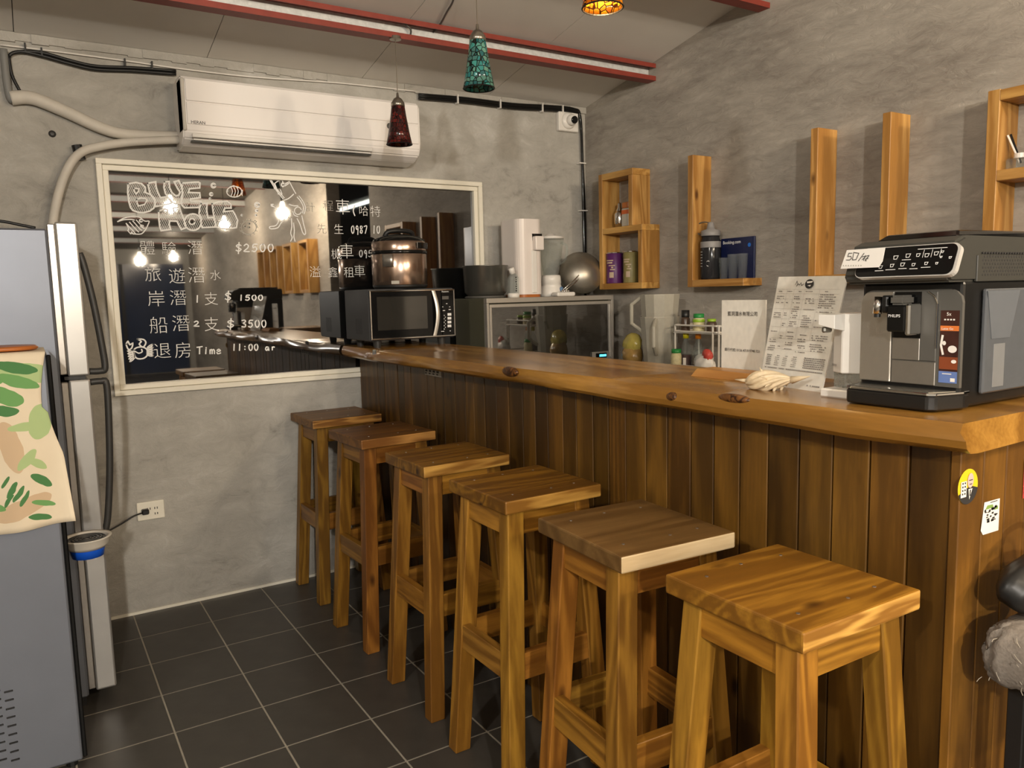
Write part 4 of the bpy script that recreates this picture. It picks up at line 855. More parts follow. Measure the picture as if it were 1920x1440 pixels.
B().box(XM-0.026, XM+0.026, yj-0.026, yj+0.026, zs+0.095, zs+0.125, 0.004).obj('lid', M['orangew'], t)
zs = 1.378; M['purple'] = pbr('purple_print', (0.11, 0.02, 0.13), 0.4, var=0.2); M['olive'] = pbr('olive_gold_print', (0.26, 0.22, 0.08), 0.45, var=0.2)
for u, mat, lab, rr in ((1154, 'purple', 'purple printed food can in lower shelf cell', 0.046), (1184, 'olive', 'olive green printed can beside the purple can', 0.040)):
    q = PX(u, 520, XM+0.004); yj = q.y if u < 1170 else max(q.y, -0.535)
    t = thing('food_can', lab, 'can', (XM, yj, zs), group='printed cans in the lower shelf cell')
    B().lathe([(0, 0), (rr, 0), (rr, 0.006), (rr-0.001, 0.008), (rr-0.001, 0.156), (rr, 0.158), (rr, 0.164), (rr-0.004, 0.164), (rr-0.004, 0.160), (0, 0.160)], (XM, yj, zs), 32).obj('can', M[mat], t, smooth=True)
    B().lathe([(rr-0.0005, 0), (rr+0.0008, 0.001), (rr+0.0008, 0.005), (rr-0.0005, 0.006)], (XM, yj, zs+0.158), 32).obj('rim', M['chrome'], t, smooth=True)
    bb = B()
    def onc(a, h): a = PI+0.0+a; return Vector((XM+(rr+0.0006)*math.cos(a), yj+(rr+0.0006)*math.sin(a), zs+h))
    def patch(a0, a1, h0, h1):
        n = 4
        for k in range(n): bb.quad(onc(a0+(a1-a0)*k/n, h0), onc(a0+(a1-a0)*(k+1)/n, h0), onc(a0+(a1-a0)*(k+1)/n, h1), onc(a0+(a1-a0)*k/n, h1))
    for (a0, a1, h0, h1) in ((-0.3, 0.7, 0.118, 0.124), (-0.2, 0.6, 0.105, 0.113), (0.1, 0.9, 0.092, 0.097), (0.2, 0.75, 0.03, 0.06), (0.3, 0.9, 0.07, 0.076), (-0.7, -0.45, 0.02, 0.05), (-0.75, -0.5, 0.132, 0.146), (0.45, 0.7, 0.08, 0.088)): patch(a0, a1, h0, h1)
    bb.obj('print', pbr('gold_print_'+mat, (0.55, 0.42, 0.30), 0.5), t)
zs = 1.380
q = PX(1332, 522, XM); t = thing('water_bottle', 'grey transparent sports bottle with carry loop on L shelf', 'bottle', (XM, q.y, zs)); yj = q.y
M['smoke'] = glass('smoky_plastic', (0.16, 0.16, 0.17), 0.12, 0.55, body=(0.05, 0.05, 0.055)); M['lgrey'] = pbr('light_grey_plastic', (0.25, 0.24, 0.235), 0.45)
B().lathe([(0, 0), (0.042, 0), (0.046, 0.01), (0.046, 0.17), (0.040, 0.19), (0.040, 0.198), (0, 0.198)], (XM, yj, zs), 28).obj('body', M['smoke'], t, smooth=True)
B().lathe([(0.0465, 0.145), (0.0468, 0.147), (0.0468, 0.170), (0.046, 0.172)], (XM, yj, zs), 28).obj('band', M['lgrey'], t, smooth=True)
B().lathe([(0.043, 0.198), (0.044, 0.2), (0.044, 0.222), (0.020, 0.230), (0.016, 0.245), (0.015, 0.256), (0.009, 0.262), (0, 0.262)], (XM, yj, zs), 24).obj('lid', M['lgrey'], t, smooth=True)
B().tube([(XM-0.01, yj+0.04, zs+0.205), (XM-0.02, yj+0.062, zs+0.215), (XM-0.02, yj+0.072, zs+0.24), (XM-0.01, yj+0.055, zs+0.262), (XM, yj+0.02, zs+0.262), (XM, yj, zs+0.25)], 0.0028, 6, smooth_n=5).obj('carry_loop', M['mgrey'], t, smooth=True)
bb = B()
for k in range(6): bb.box(XM-0.0472, XM-0.0462, yj+0.006, yj+0.016, zs+0.06+k*0.013, zs+0.0615+k*0.013)
bb.obj('scale_marks', M['icon'], t)
pts = [(XM-0.0475, yj-0.024-0.010*math.cos(a), zs+0.072+0.012*math.sin(a)) for a in [0.8+k*0.45 for k in range(10)]]; B().tube([Vector((XM-0.041, p_[1], p_[2])) for p_ in pts], 0.0018, 6).obj('emblem', M['icon'], t)
for k, (u, rr, hh, lab) in enumerate(((1357, 0.021, 0.095, 'small clear drinking glass next to grey sports bottle'), (1374, 0.023, 0.108, 'clear drinking glass in middle of L shelf glasses'), (1392, 0.022, 0.108, 'clear drinking glass nearest the end of L shelf'))):
    q = PX(u, 520, XM-0.01); t = thing('drinking_glass', lab, 'glass', (XM-0.01, q.y, zs), group='drinking glasses on the L shelf')
    B().lathe([(0, 0.002), (rr*0.82, 0.0), (rr*1.06, hh)], (XM-0.01, max(q.y, -1.232), zs), 24).obj('tumbler', M['glassy'], t, smooth=True)
M['navy'] = pbr('navy_print', (0.008, 0.013, 0.06), 0.35, var=0.3, scale=6)
q0, q1, q2 = PX(1352, 522, XR-0.02), PX(1414, 522, XR-0.02), PX(1417, 442, XR-0.02)
sg = thing('navy_plaque', 'navy blue glossy plaque standing behind the glasses', 'plaque', (XR-0.02, q0.y, zs)); B().box(XR-0.022, XR-0.012, q1.y, q0.y, zs, q2.z, 0.001).obj('panel', M['navy'], sg)
p = Print((XR-0.022, q0.y, zs), (0, -1, 0), (0, 0, 1), 0.0006); hq = q2.z-zs; p.text('Booking.com', 0.012, hq*0.86, 0.020, off=0.012); p.obj('lettering', M['icon'], sg)
p = Print((XR-0.022, q0.y, zs), (0, -1, 0), (0, 0, 1), 0.0006); wq = q0.y-q1.y; p.disc(wq*0.86, hq*0.80, 0.009); p.obj('emblem', pbr('bright_blue_print', (0.02, 0.16, 0.6), 0.4), sg)
q = PX(1905, 330, XM); zs = 1.688; yj = -2.40
t = thing('reed_diffuser', 'white bottle with black reed sticks on ladder shelf', 'diffuser', (XM, yj, zs))
q = PX(1912, 318, XM); yj = q.y; t.location.y = yj
B().box(XM-0.03, XM+0.03, yj-0.03, yj+0.03, zs, zs+0.035, 0.004).obj('bottle', M['glassy'], t)
B().lathe([(0, 0.035), (0.018, 0.035), (0.018, 0.05), (0, 0.05)], (XM, yj, zs), 16).obj('neck', M['white'], t)
e = PX(1895, 252, XM); B().tube([(XM, yj-0.002, zs+0.02), (XM, e.y, e.z)], 0.0035, 6).obj('reed', M['black'], t); B().tube([(XM, yj, zs+0.02), (XM-0.01, e.y+0.004, e.z-0.003)], 0.003, 6).obj('reed', M['paper'], t)

# ------------------------------------------------------------------ microwave and rice cooker
ZC = 1.107
mw = thing('microwave', 'black microwave oven with silver trim on far end of counter', 'microwave', (1.22, -0.18, ZC))
mx0, mx1, my0, my1, mz0, mz1 = 1.006, 1.432, -0.335, -0.025, 1.139, 1.371
B().box(mx0, mx1, my0+0.012, my1, mz0, mz1, 0.004).obj('body', pbr('microwave_body', (0.05, 0.05, 0.052), 0.42), mw)
for x in (mx0+0.05, mx1-0.05):
    for y in (my0+0.05, my1-0.05): B().cyl((x, y, ZC), (x, y, mz0+0.001), 0.016, 0.02, 12).obj('foot', M['dgrey'], mw)
dx1 = PY(829, 600, my0).x
B().box(mx0+0.004, dx1, my0, my0+0.013, mz0+0.006, mz1-0.006, 0.002).obj('door', M['blackgloss'], mw)
wx0, wx1 = PY(707, 580, my0).x, PY(801, 580, my0).x; wz0, wz1 = PY(750, 618, my0).z, PY(750, 556, my0).z
M['mwglass'] = pbr('microwave_window', (0.03, 0.028, 0.024), 0.06, ior=1.9); B().box(wx0, wx1, my0-0.001, my0+0.001, wz0, wz1).obj('door_window', M['mwglass'], mw)
for z in (mz1-0.012, mz0+0.006): B().box(mx0+0.004, mx1-0.001, my0-0.003, my0+0.002, z, z+0.006, 0.001).obj('trim', M['chrome'], mw)
B().box(mx0+0.003, mx0+0.008, my0-0.003, my0+0.004, mz0+0.006, mz1-0.006, 0.001).obj('trim', M['steel'], mw); B().box(mx1-0.005, mx1, my0-0.003, my0+0.004, mz0+0.006, mz1-0.006, 0.001).obj('trim', M['steel'], mw)
hx = PY(815, 600, my0).x
B().surf(lambda u, v: Vector((hx-0.003+0.012*math.sin(v*PI)+ (u-0.5)*0.018, my0-0.003-0.016*math.sin(v*PI)-0.004*math.sin(u*PI), mz0+0.012+v*(mz1-mz0-0.024))), 5, 14).obj('handle', pbr('handle_silver', (0.72, 0.68, 0.60), 0.3, 0.4), mw, smooth=True)
solid(mw.children[-1], 0.006, -1)
B().box(dx1+0.002, mx1-0.006, my0, my0+0.013, mz0+0.012, mz1-0.012, 0.001).obj('control_panel', M['blackgloss'], mw)
p = Print((0, my0, 0), (1, 0, 0), (0, 0, 1), 0.001)
def mp_(u, v): q = PY(u, v, my0); return q.x, q.z
x, z = mp_(828, 548); p.text('Panasonic', x, z, 0.0095, off=0.01)
for k in range(4):
    x, z = mp_(839, 592+k*7.2); p.rect(x, z, 0.020, 0.012)
for k in range(9):
    x, z = mp_(832+(k % 2)*2, 592+k*3.2); p.rect(x, z, 0.005, 0.003)
for (u, v, w_) in ((836, 570, .008), (829, 576, .006), (842, 576, .006), (830, 583, .012), (841, 581, .012), (827, 622, .016), (843, 621, .006)): x, z = mp_(u, v); p.rect(x, z, w_, 0.003)
p.obj('panel_print', M['icon'], mw)
x, z = mp_(829, 561); B().box(x, x+0.034, my0-0.001, my0+0.001, z-0.001, z+0.014).obj('display', M['mgrey'], mw)
bb = B()
for i in range(6):
    for j in range(12): bb.box(mx0-0.0006, mx0+0.001, my0+0.10+i*0.014, my0+0.106+i*0.014, mz0+0.03+j*0.006, mz0+0.033+j*0.006)
tag(bb.obj('vent_holes', M['ink'], mw), kind='stuff')
rcx, rcy, rr = 1.212, -0.215, 0.128; zr = mz1
M['copper'] = pbr('copper_steel', (0.44, 0.32, 0.25), 0.22, 0.95, var=0.06)
rc = thing('rice_cooker', 'round copper and black rice cooker on top of the microwave', 'rice cooker', (rcx, rcy, zr))
B().lathe([(0, 0), (rr*0.9, 0), (rr*0.97, 0.006), (rr, 0.018), (0, 0.018)], (rcx, rcy, zr), 40).obj('base', M['black'], rc, smooth=True)
B().lathe([(rr*0.99, 0.018), (rr, 0.02), (rr, 0.158), (rr*0.99, 0.16), (0, 0.16)], (rcx, rcy, zr), 48).obj('body', M['copper'], rc, smooth=True)
B().lathe([(rr, 0.158), (rr*1.025, 0.162), (rr*1.025, 0.170), (rr, 0.174)], (rcx, rcy, zr), 48).obj('rim', M['blackgloss'], rc, smooth=True)
ld = B().lathe([(rr*0.985, 0.172), (rr*0.99, 0.176), (rr*0.98, 0.212), (rr*0.93, 0.222), (rr*0.9, 0.222)], (rcx, rcy, zr), 48).obj('lid_band', M['copper'], rc, smooth=True)
B().lathe([(rr*0.965, 0.214), (rr*0.93, 0.226), (rr*0.7, 0.240), (rr*0.35, 0.250), (0, 0.252)], (rcx, rcy, zr), 48).obj('lid', M['blackgloss'], rc, smooth=True)
B().tube([(rcx-0.07, rcy, zr+0.238), (rcx-0.055, rcy-0.01, zr+0.262), (rcx+0.0, rcy-0.015, zr+0.268), (rcx+0.06, rcy-0.01, zr+0.262), (rcx+0.075, rcy, zr+0.238)], 0.011, 8, smooth_n=4).obj('lid_handle', M['black'], rc, smooth=True)
def rcp(a, r_, z): return (rcx+r_*math.cos(a), rcy+r_*math.sin(a), zr+z)
bb = B(); bb.surf(lambda u, v: Vector(rcp(-1.30+u*0.75, rr*1.005, 0.182+v*0.026)), 10, 2); o = bb.obj('latch', M['blackgloss'], rc); solid(o, 0.006, 1)
B().tube([rcp(-1.30+0.75*a, rr*1.03, z) for a, z in ((0, .182), (1, .182), (1, .208), (0, .208), (0, .182))], 0.0018, 6).obj('latch_frame', M['chrome'], rc)
a_ = math.atan2(PY(722, 480, rcy).z*0-0.9, -0.8); B().surf(lambda u, v: Vector(rcp(-2.55+u*0.35, rr*1.02, 0.10+v*0.055)), 6, 3).obj('side_handle', M['steel'], rc, smooth=True); solid(rc.children[-1], 0.012, 1)
B().surf(lambda u, v: Vector(rcp(-2.3+u*0.28, rr*1.004, 0.022+v*0.014)), 5, 2).obj('rating_label', M['chalkf'], rc)

# ------------------------------------------------------------------ lower worktop behind the bar
ZW = 0.95
wt = thing('worktop', 'low grey worktop along the plaster walls behind the bar', 'worktop', (2.0, -0.5, 0))
B().box(1.585, XR-0.002, -0.42, -0.002, ZW-0.04, ZW).obj('top', M['mgrey'], wt); B().box(2.02, XR-0.002, -2.1, -0.4205, ZW-0.04, ZW).obj('side_top', M['mgrey'], wt)
B().box(1.61, XR-0.02, -0.38, -0.01, 0, ZW-0.04).obj('cabinet', M['dgrey'], wt); B().box(2.06, XR-0.02, -2.08, -0.381, 0, ZW-0.04).obj('side_cabinet', M['dgrey'], wt)
cb = thing('display_cabinet', 'steel framed cabinet with mirror-like glass door behind the bar', 'cabinet', (2.0, -0.18, ZW))
cx0, cx1, cy0, cy1, cz1 = 1.600, 2.385, -0.35, -0.02, 1.317
M['olived'] = pbr('olive_grey_panel', (0.10, 0.095, 0.06), 0.5); M['alu'] = pbr('aluminium_trim', (0.55, 0.51, 0.45), 0.35, 0.6)
B().box(cx0, cx1, cy0+0.03, cy1, ZW, cz1, 0.002).obj('body', M['olived'], cb)
B().box(cx0, cx1, cy0, cy0+0.03, cz1-0.024, cz1, 0.002).obj('frame_top', M['alu'], cb); B().box(cx0, cx0+0.012, cy0, cy0+0.03, ZW, cz1-0.024, 0.001).obj('frame_side', M['alu'], cb); B().box(cx1-0.014, cx1, cy0, cy0+0.03, ZW, cz1-0.024, 0.001).obj('frame_side', M['alu'], cb)
B().box(cx0+0.012, cx1-0.014, cy0, cy0+0.03, ZW, ZW+0.028, 0.001).obj('control_rail', M['mgrey'], cb)
dz0 = ZW+0.030
dr = thing('x', None, None)
bpy.data.objects.remove(dr)
M['cabglass'] = pbr('cabinet_mirror_glass', (0.015, 0.014, 0.012), 0.03, ior=3.6, var=0.0)
g = B().box(cx0+0.026, cx1-0.030, cy0+0.006, cy0+0.012, dz0+0.008, cz1-0.046).obj('glass_door', M['cabglass'], cb)
for a in ((cx0+0.014, cx1-0.016, cz1-0.046, cz1-0.030), (cx0+0.014, cx1-0.016, dz0, dz0+0.010), (cx0+0.014, cx0+0.026, dz0+0.01, cz1-0.046), (cx1-0.030, cx1-0.016, dz0+0.01, cz1-0.046)):
    B().box(a[0], a[1], cy0-0.003, cy0+0.016, a[2], a[3], 0.0015).obj('door_frame', M['alu'], g)
q0, q1 = PY(1117, 672, cy0), PY(1137, 661, cy0)
B().box(PY(1110, 665, cy0).x, PY(1146, 665, cy0).x, cy0-0.001, cy0+0.001, q0.z-0.008, q1.z+0.008).obj('display_plate', M['alu'], cb)
B().box(q0.x, q1.x, cy0-0.003, cy0+0.001, q0.z, q1.z).obj('display_bezel', M['blackgloss'], cb)
B().box(q0.x+0.024, q1.x-0.004, cy0-0.0036, cy0-0.002, q0.z+0.008, q1.z-0.008).obj('lit_display', emission('blue_display', (0.05, 0.55, 0.9), 2.5), cb)
# on top of it
Z2 = cz1
px_, py_ = 1.703, -0.165
t = thing('cooking_pot', 'dark metal pot on left end of the glass cabinet', 'pot', (px_, py_, Z2)); M['darkmetal'] = pbr('dark_metal', (0.24, 0.235, 0.21), 0.3, 0.85)
B().lathe([(0, 0.012), (0.09, 0.012), (0.107, 0.03), (0.113, 0.155), (0.117, 0.160), (0.117, 0.163), (0.110, 0.162), (0.104, 0.03), (0, 0.022)], (px_, py_, Z2), 44).obj('pot', M['darkmetal'], t, smooth=True)
B().lathe([(0, 0), (0.10, 0), (0.108, 0.006), (0.10, 0.012), (0, 0.012)], (px_, py_, Z2), 40).obj('lid_below', M['mgrey'], t, smooth=True)
dx_, dy_ = 1.905, -0.19
t = thing('water_purifier', 'tall white rounded countertop water purifier', 'water purifier', (dx_, dy_, Z2))
def rrect(cx, cy, hx_, hy, r, n=6):
    out = []
    for (sx, sy, a0) in ((1, 1, 0), (-1, 1, PI/2), (-1, -1, PI), (1, -1, 1.5*PI)):
        for k in range(n+1): a = a0+k*PI/2/n; out.append((cx+sx*(hx_-r)+r*math.cos(a), cy+sy*(hy-r)+r*math.sin(a)))
    return out
M['pinkw'] = pbr('warm_white_plastic', (0.80, 0.73, 0.68), 0.25, var=0.02)
B().prism([(x, y, Z2+0.014) for x, y in rrect(dx_, dy_, 0.076, 0.10, 0.045)], (0, 0, 0.377)).obj('tower', M['pinkw'], t, smooth=False)
B().prism([(x, y, Z2) for x, y in rrect(dx_, dy_, 0.07, 0.095, 0.04)], (0, 0, 0.014)).obj('base', M['orangew'], t)
yf = dy_-0.10
B().prism([(x, yf-0.002, z) for x, z in ((dx_+0.008, Z2+0.25), (dx_+0.062, Z2+0.25), (dx_+0.064, Z2+0.318), (dx_+0.004, Z2+0.318))], (0, 0.01, 0)).obj('spout_recess', M['blackgloss'], t)
B().box(dx_+0.006, dx_+0.058, yf-0.03, yf+0.008, Z2+0.235, Z2+0.305, 0.006, 2).obj('spout', M['pinkw'], t)
B().box(dx_-0.002, dx_+0.03, yf-0.006, yf+0.01, Z2+0.02, Z2+0.235, 0.004).obj('front_rib', M['white'], t)
q = PZ(960, 557, 1.31); bx, by = 1.785, -0.30
t = thing('squeeze_bottle', 'clear squeeze bottle with white tilted cap before the purifier', 'bottle', (bx, by, Z2))
B().lathe([(0, 0), (0.030, 0), (0.030, 0.022), (0, 0.022)], (bx, by, Z2), 24).obj('base_cap', M['white'], t, smooth=True)
B().lathe([(0.028, 0.022), (0.028, 0.098), (0.020, 0.112), (0.010, 0.118), (0.010, 0.122), (0, 0.122)], (bx, by, Z2), 24).obj('bottle', M['glassy'], t, smooth=True)
B().lathe([(0, 0), (0.015, 0), (0.015, 0.028), (0.013, 0.03), (0, 0.03)], (bx-0.002, by, Z2+0.118), 16, (-0.35, 0, 1)).obj('cap', M['white'], t, smooth=True)
p = Print((bx-0.012, by-0.0285, Z2+0.03), (1, 0, 0), (0, 0, 1), 0.001)
for k in range(7): p.rect(0.006+0.002*(k % 2), k*0.011, 0.008-0.002*(k % 2), 0.007)
p.obj('print', M['ink'], t)
bx, by = 2.085, -0.2
t = thing('blender', 'glass jug blender with white base on the cabinet', 'blender', (bx, by, Z2))
B().lathe([(0, 0), (0.064, 0), (0.064, 0.012), (0.055, 0.05), (0.050, 0.066), (0.053, 0.068), (0.050, 0.105), (0.045, 0.112), (0, 0.112)], (bx, by, Z2), 32).obj('motor_base', M['white'], t, smooth=True)
B().lathe([(0.040, 0.112), (0.046, 0.14), (0.070, 0.295), (0.072, 0.300)], (bx, by, Z2), 14).obj('jug', glass('jug_glass', (0.88, 0.90, 0.87), 0.05, 0.82), t)
B().lathe([(0, 0.300), (0.071, 0.300), (0.071, 0.310), (0.03, 0.316), (0.02, 0.326), (0, 0.326)], (bx, by, Z2), 32).obj('lid', M['white'], t, smooth=True)
B().tube([(bx+0.066, by, Z2+0.28), (bx+0.10, by, Z2+0.272), (bx+0.105, by, Z2+0.23), (bx+0.09, by, Z2+0.19), (bx+0.056, by, Z2+0.17)], 0.007, 8, smooth_n=4).obj('handle', M['glassy'], t, smooth=True)
B().lathe([(0, 0), (0.015, 0), (0.014, 0.008), (0, 0.01)], (bx+0.028, by-0.052, Z2+0.035), 18, (0.4, -1, 0.2)).obj('dial', pbr('blue_dial', (0.12, 0.22, 0.38), 0.4), t, smooth=True)
t = thing('white_tray', 'small white plastic tray beneath the wok handle', 'tray', (2.09, -0.305, Z2)); B().box(2.03, 2.145, -0.335, -0.275, Z2, Z2+0.022, 0.008, 2).obj('tray', M['white'], t)
for k in range(4): B().sph((2.085+k*0.013, -0.3, Z2+0.027), 0.006, 8, 6).obj('knob', M['chrome'], t, smooth=True)
wc = Vector((2.275, -0.215, Z2+0.124)); wn = Vector((-0.35, -0.80, 0.28)).normalized()   # convex side towards the viewer
t = thing('wok', 'dark steel wok leaning upside against the corner wall', 'wok', (2.262, -0.185, Z2)); M['wokm'] = pbr('wok_steel', (0.36, 0.33, 0.28), 0.38, 0.85, var=0.25, scale=14)
R_ = 0.118; b = B(); b.lathe([(0, 0.060), (0.03, 0.057), (0.06, 0.046), (0.09, 0.026), (R_, 0.0), (R_, -0.003), (0.088, 0.022), (0.058, 0.042), (0, 0.055)], wc, 44, wn); b.obj('bowl', M['wokm'], t, smooth=True)
h0 = wc + wn*0.02 + Vector((-0.075, 0, -0.045)); 
for dz in (0, -0.018): B().tube([h0+Vector((0.05, -0.02, 0.035+dz)), h0+Vector((0, -0.03, 0.0+dz)), h0+Vector((-0.09, -0.05, -0.052+dz*0.6))], 0.0035, 8).obj('wire_handle', M['chrome'], t, smooth=True)

def blob(cx, cy, cz, rx_, ry_, rz_, sd, amp=0.18):
    r = random.Random(sd); ph = [r.uniform(0, 6) for _ in range(6)]
    def fn(u, v):
        a = 2*PI*u; th = PI*v; k = 1+amp*(math.sin(3*a+ph[0])*math.sin(2*th+ph[1])+0.6*math.sin(7*a+ph[2]+4*th)+0.4*math.sin(11*a+9*th+ph[3]))*math.sin(th)
        return Vector((cx+rx_*k*math.cos(a)*math.sin(th), cy+ry_*k*math.sin(a)*math.sin(th), cz+rz_*k*math.cos(th)))
    return fn
# ------------------------------------------------------------------ pitchers, bag, spice rack on the worktop
pcx, pcy = 2.30, -0.80
M['frostp'] = glass('frosted_plastic_jug', (0.72, 0.70, 0.62), 0.4, 0.30, body=(0.52, 0.49, 0.41))
def pitcher(z0, ha, lab, s_=1.0):
    t = thing('pitcher', lab, 'pitcher', (pcx, pcy, z0), group='stacked frosted pitchers')
    B().lathe([(0, 0.004), (0.070*s_, 0.004), (0.092*s_, 0.26), (0.095*s_, 0.262), (0.0955*s_, 0.258), (0.074*s_, 0), (0, 0)], (pcx, pcy, z0), 12).obj('jug', M['frostp'], t)
    d_ = Vector((math.cos(ha), math.sin(ha), 0)); o_ = Vector((pcx, pcy, z0))
    B().tube([o_+d_*0.088*s_+Vector((0, 0, 0.25)), o_+d_*0.135*s_+Vector((0, 0, 0.215)), o_+d_*0.135*s_+Vector((0, 0, 0.125)), o_+d_*0.083*s_+Vector((0, 0, 0.085))], 0.010, 8).obj('handle', M['frostp'], t)
pitcher(ZW, math.radians(215), 'lower frosted plastic pitcher, its handle towards the bar')
pitcher(1.055, math.radians(140), 'upper frosted plastic pitcher stacked inside the lower one', 1.0)
snack = t = thing('snack_bag', 'yellow and brown plastic snack bag by the pitchers', 'bag', (2.27, -0.615, ZW)); c_ = PX(1194, 660, 2.25)
M['snack'] = pbr('snack_print', (0.28, 0.17, 0.05), 0.25, var=0.75, scale=26)
B().surf(lambda u, v: Vector((2.25+0.045*math.cos(2*PI*u)*(0.35+0.65*math.sin(PI*min(v*1.15, 1)))*(1+0.08*math.sin(9*u+7*v)), c_.y+0.03+0.062*math.sin(2*PI*u)*(0.55+0.45*math.sin(PI*min(v*1.1, 1)))*(1+0.06*math.sin(11*u+5*v)), ZW+0.15*v)), 28, 14, True).obj('bag', M['snack'], t, smooth=True)
xk = 2.32
ra = thing('spice_rack', 'white two-tier wire spice rack on the worktop', 'rack', (xk, -1.05, ZW)); M['rackw'] = pbr('rack_white', (0.66, 0.62, 0.55), 0.35)
ry0, ry1 = PX(1262, 620, xk-0.07).y, PX(1350, 620, xk-0.07).y
zt_ = PX(1300, 622, xk-0.07).z
for z in (zt_-0.005, ZW+0.012): B().box(xk-0.07, xk+0.09, ry1, ry0, z-0.004, z, 0.0015).obj('tray', M['rackw'], ra)
for z in (zt_, zt_+0.028, ZW+0.018, ZW+0.04):
    pts = [(xk+0.09, ry0, z), (xk-0.05, ry0, z), (xk-0.072, ry0-0.02, z), (xk-0.072, ry1+0.02, z), (xk-0.05, ry1, z), (xk+0.09, ry1, z)]; B().tube(pts, 0.0042, 8).obj('rail', M['rackw'], ra)
for y in (ry0-0.01, ry1+0.01, ):
    for x in (xk-0.066, xk+0.085): B().tube([(x, y, ZW), (x, y, zt_+0.03)], 0.0045, 8).obj('post', M['rackw'], ra)
yp_ = PX(1337, 640, xk-0.07).y; B().tube([(xk-0.072, yp_, ZW), (xk-0.072, yp_, zt_+0.03)], 0.0045, 8).obj('post', M['rackw'], ra)
M['greenl'] = pbr('green_lid', (0.02, 0.24, 0.05), 0.35); M['limel'] = pbr('lime_lid', (0.28, 0.46, 0.03), 0.35); M['cream2'] = pbr('cream_content', (0.62, 0.55, 0.32), 0.5, var=0.35, scale=90); M['brownj'] = pbr('brown_jar', (0.08, 0.05, 0.035), 0.25, var=0.4)
def jar(u, z, r, h, body, lid, lidh, lab, x=xk-0.02, cat='jar', nm='spice_jar', extra=None):
    q = PX(u, 640, x); t = thing(nm, lab, cat, (x, q.y, z), group='jars and bottles on the spice rack')
    B().lathe([(0, 0), (r*0.96, 0), (r, 0.006), (r, h*0.86), (r*0.8, h), (0, h)], (x, q.y, z), 22).obj('jar', body, t, smooth=True)
    B().lathe([(0, h), (r*0.86, h), (r*0.9, h+0.003), (r*0.88, h+lidh), (0, h+lidh)], (x, q.y, z), 22).obj('lid', lid, t, smooth=True)
    return t, q.y
jar(1285, zt_-0.005, 0.021, 0.068, M['brownj'], M['black'], 0.032, 'small brown jar with black lid on upper rack tier')
t, yy = jar(1310, zt_-0.005, 0.027, 0.066, M['cream2'], M['greenl'], 0.018, 'clear jar with green lid in middle of upper rack tier')
B().lathe([(0.0275, 0.046), (0.0282, 0.048), (0.0282, 0.058), (0.0275, 0.06)], (xk-0.02, yy, zt_-0.005), 20).obj('lime_band', M['limel'], t, smooth=True)
jar(1334, zt_-0.005, 0.022, 0.050, M['brownj'], M['limel'], 0.012, 'low jar with lime green lid on upper rack tier')
jar(1268, ZW+0.012, 0.025, 0.085, M['cream2'], M['greenl'], 0.018, 'cream sauce jar with dark green lid beside pitcher', x=xk-0.075)
def sauce(u, x, capm, liq, lab):
    q = PX(u, 660, x); zz = ZW+0.0125; t = thing('sauce_bottle', lab, 'bottle', (x, q.y, zz), group='jars and bottles on the spice rack')
    B().lathe([(0, 0), (0.026, 0), (0.027, 0.004), (0.027, 0.075), (0, 0.075)], (x, q.y, zz), 22).obj('sauce', liq, t, smooth=True)
    B().lathe([(0.0275, 0.0), (0.0278, 0.088), (0.020, 0.115), (0.0105, 0.14), (0.0105, 0.155)], (x, q.y, zz), 22).obj('bottle', M['glassy'], t, smooth=True)
    B().lathe([(0, 0.150), (0.0135, 0.150), (0.0135, 0.172), (0.012, 0.174), (0, 0.174)], (x, q.y, zz), 18).obj('cap', capm, t, smooth=True)
    B().surf(lambda a, v: Vector((x+0.0283*math.cos(PI*1.1+a*0.5), q.y+0.0283*math.sin(PI*1.1+a*0.5), zz+0.012+v*0.05)), 6, 2).obj('label_paper', M['paper'], t)
M['soy'] = pbr('dark_red_sauce', (0.05, 0.006, 0.006), 0.15); M['yellowc'] = pbr('yellow_cap', (0.62, 0.52, 0.01), 0.35); M['orangec'] = pbr('orange_cap', (0.72, 0.22, 0.01), 0.35)
sauce(1286, xk-0.03, M['yellowc'], M['soy'], 'dark red sauce bottle with yellow cap on lower rack tier')
sauce(1309, xk-0.02, M['orangec'], M['brownj'], 'dark bottle with orange cap on lower rack tier')
q = PX(1328, 680, xk-0.09); B().surf(blob(2.25, c_.y+0.03, ZW+0.125, 0.040, 0.054, 0.055, 21, 0.08), 24, 14, True).obj('bag_top', pbr('yellow_wrap', (0.42, 0.34, 0.08), 0.2, var=0.4), snack, smooth=True)
t = thing('plastic_packet', 'crumpled clear packet with white and red print before rack', 'packet', (xk-0.09, q.y, ZW))
B().surf(blob(xk-0.115, q.y, ZW+0.055, 0.03, 0.055, 0.052, 4, 0.12), 32, 16, True).obj('wrapper', M['white'], t, smooth=True)
B().surf(blob(xk-0.12, q.y-0.022, ZW+0.100, 0.015, 0.028, 0.028, 5), 20, 10, True).obj('red_corner', pbr('red_wrap', (0.6, 0.08, 0.06), 0.3), t, smooth=True)
B().surf(blob(xk-0.12, q.y+0.024, ZW+0.095, 0.02, 0.035, 0.03, 6), 20, 10, True).obj('clear_corner', M['glassy'], t, smooth=True)

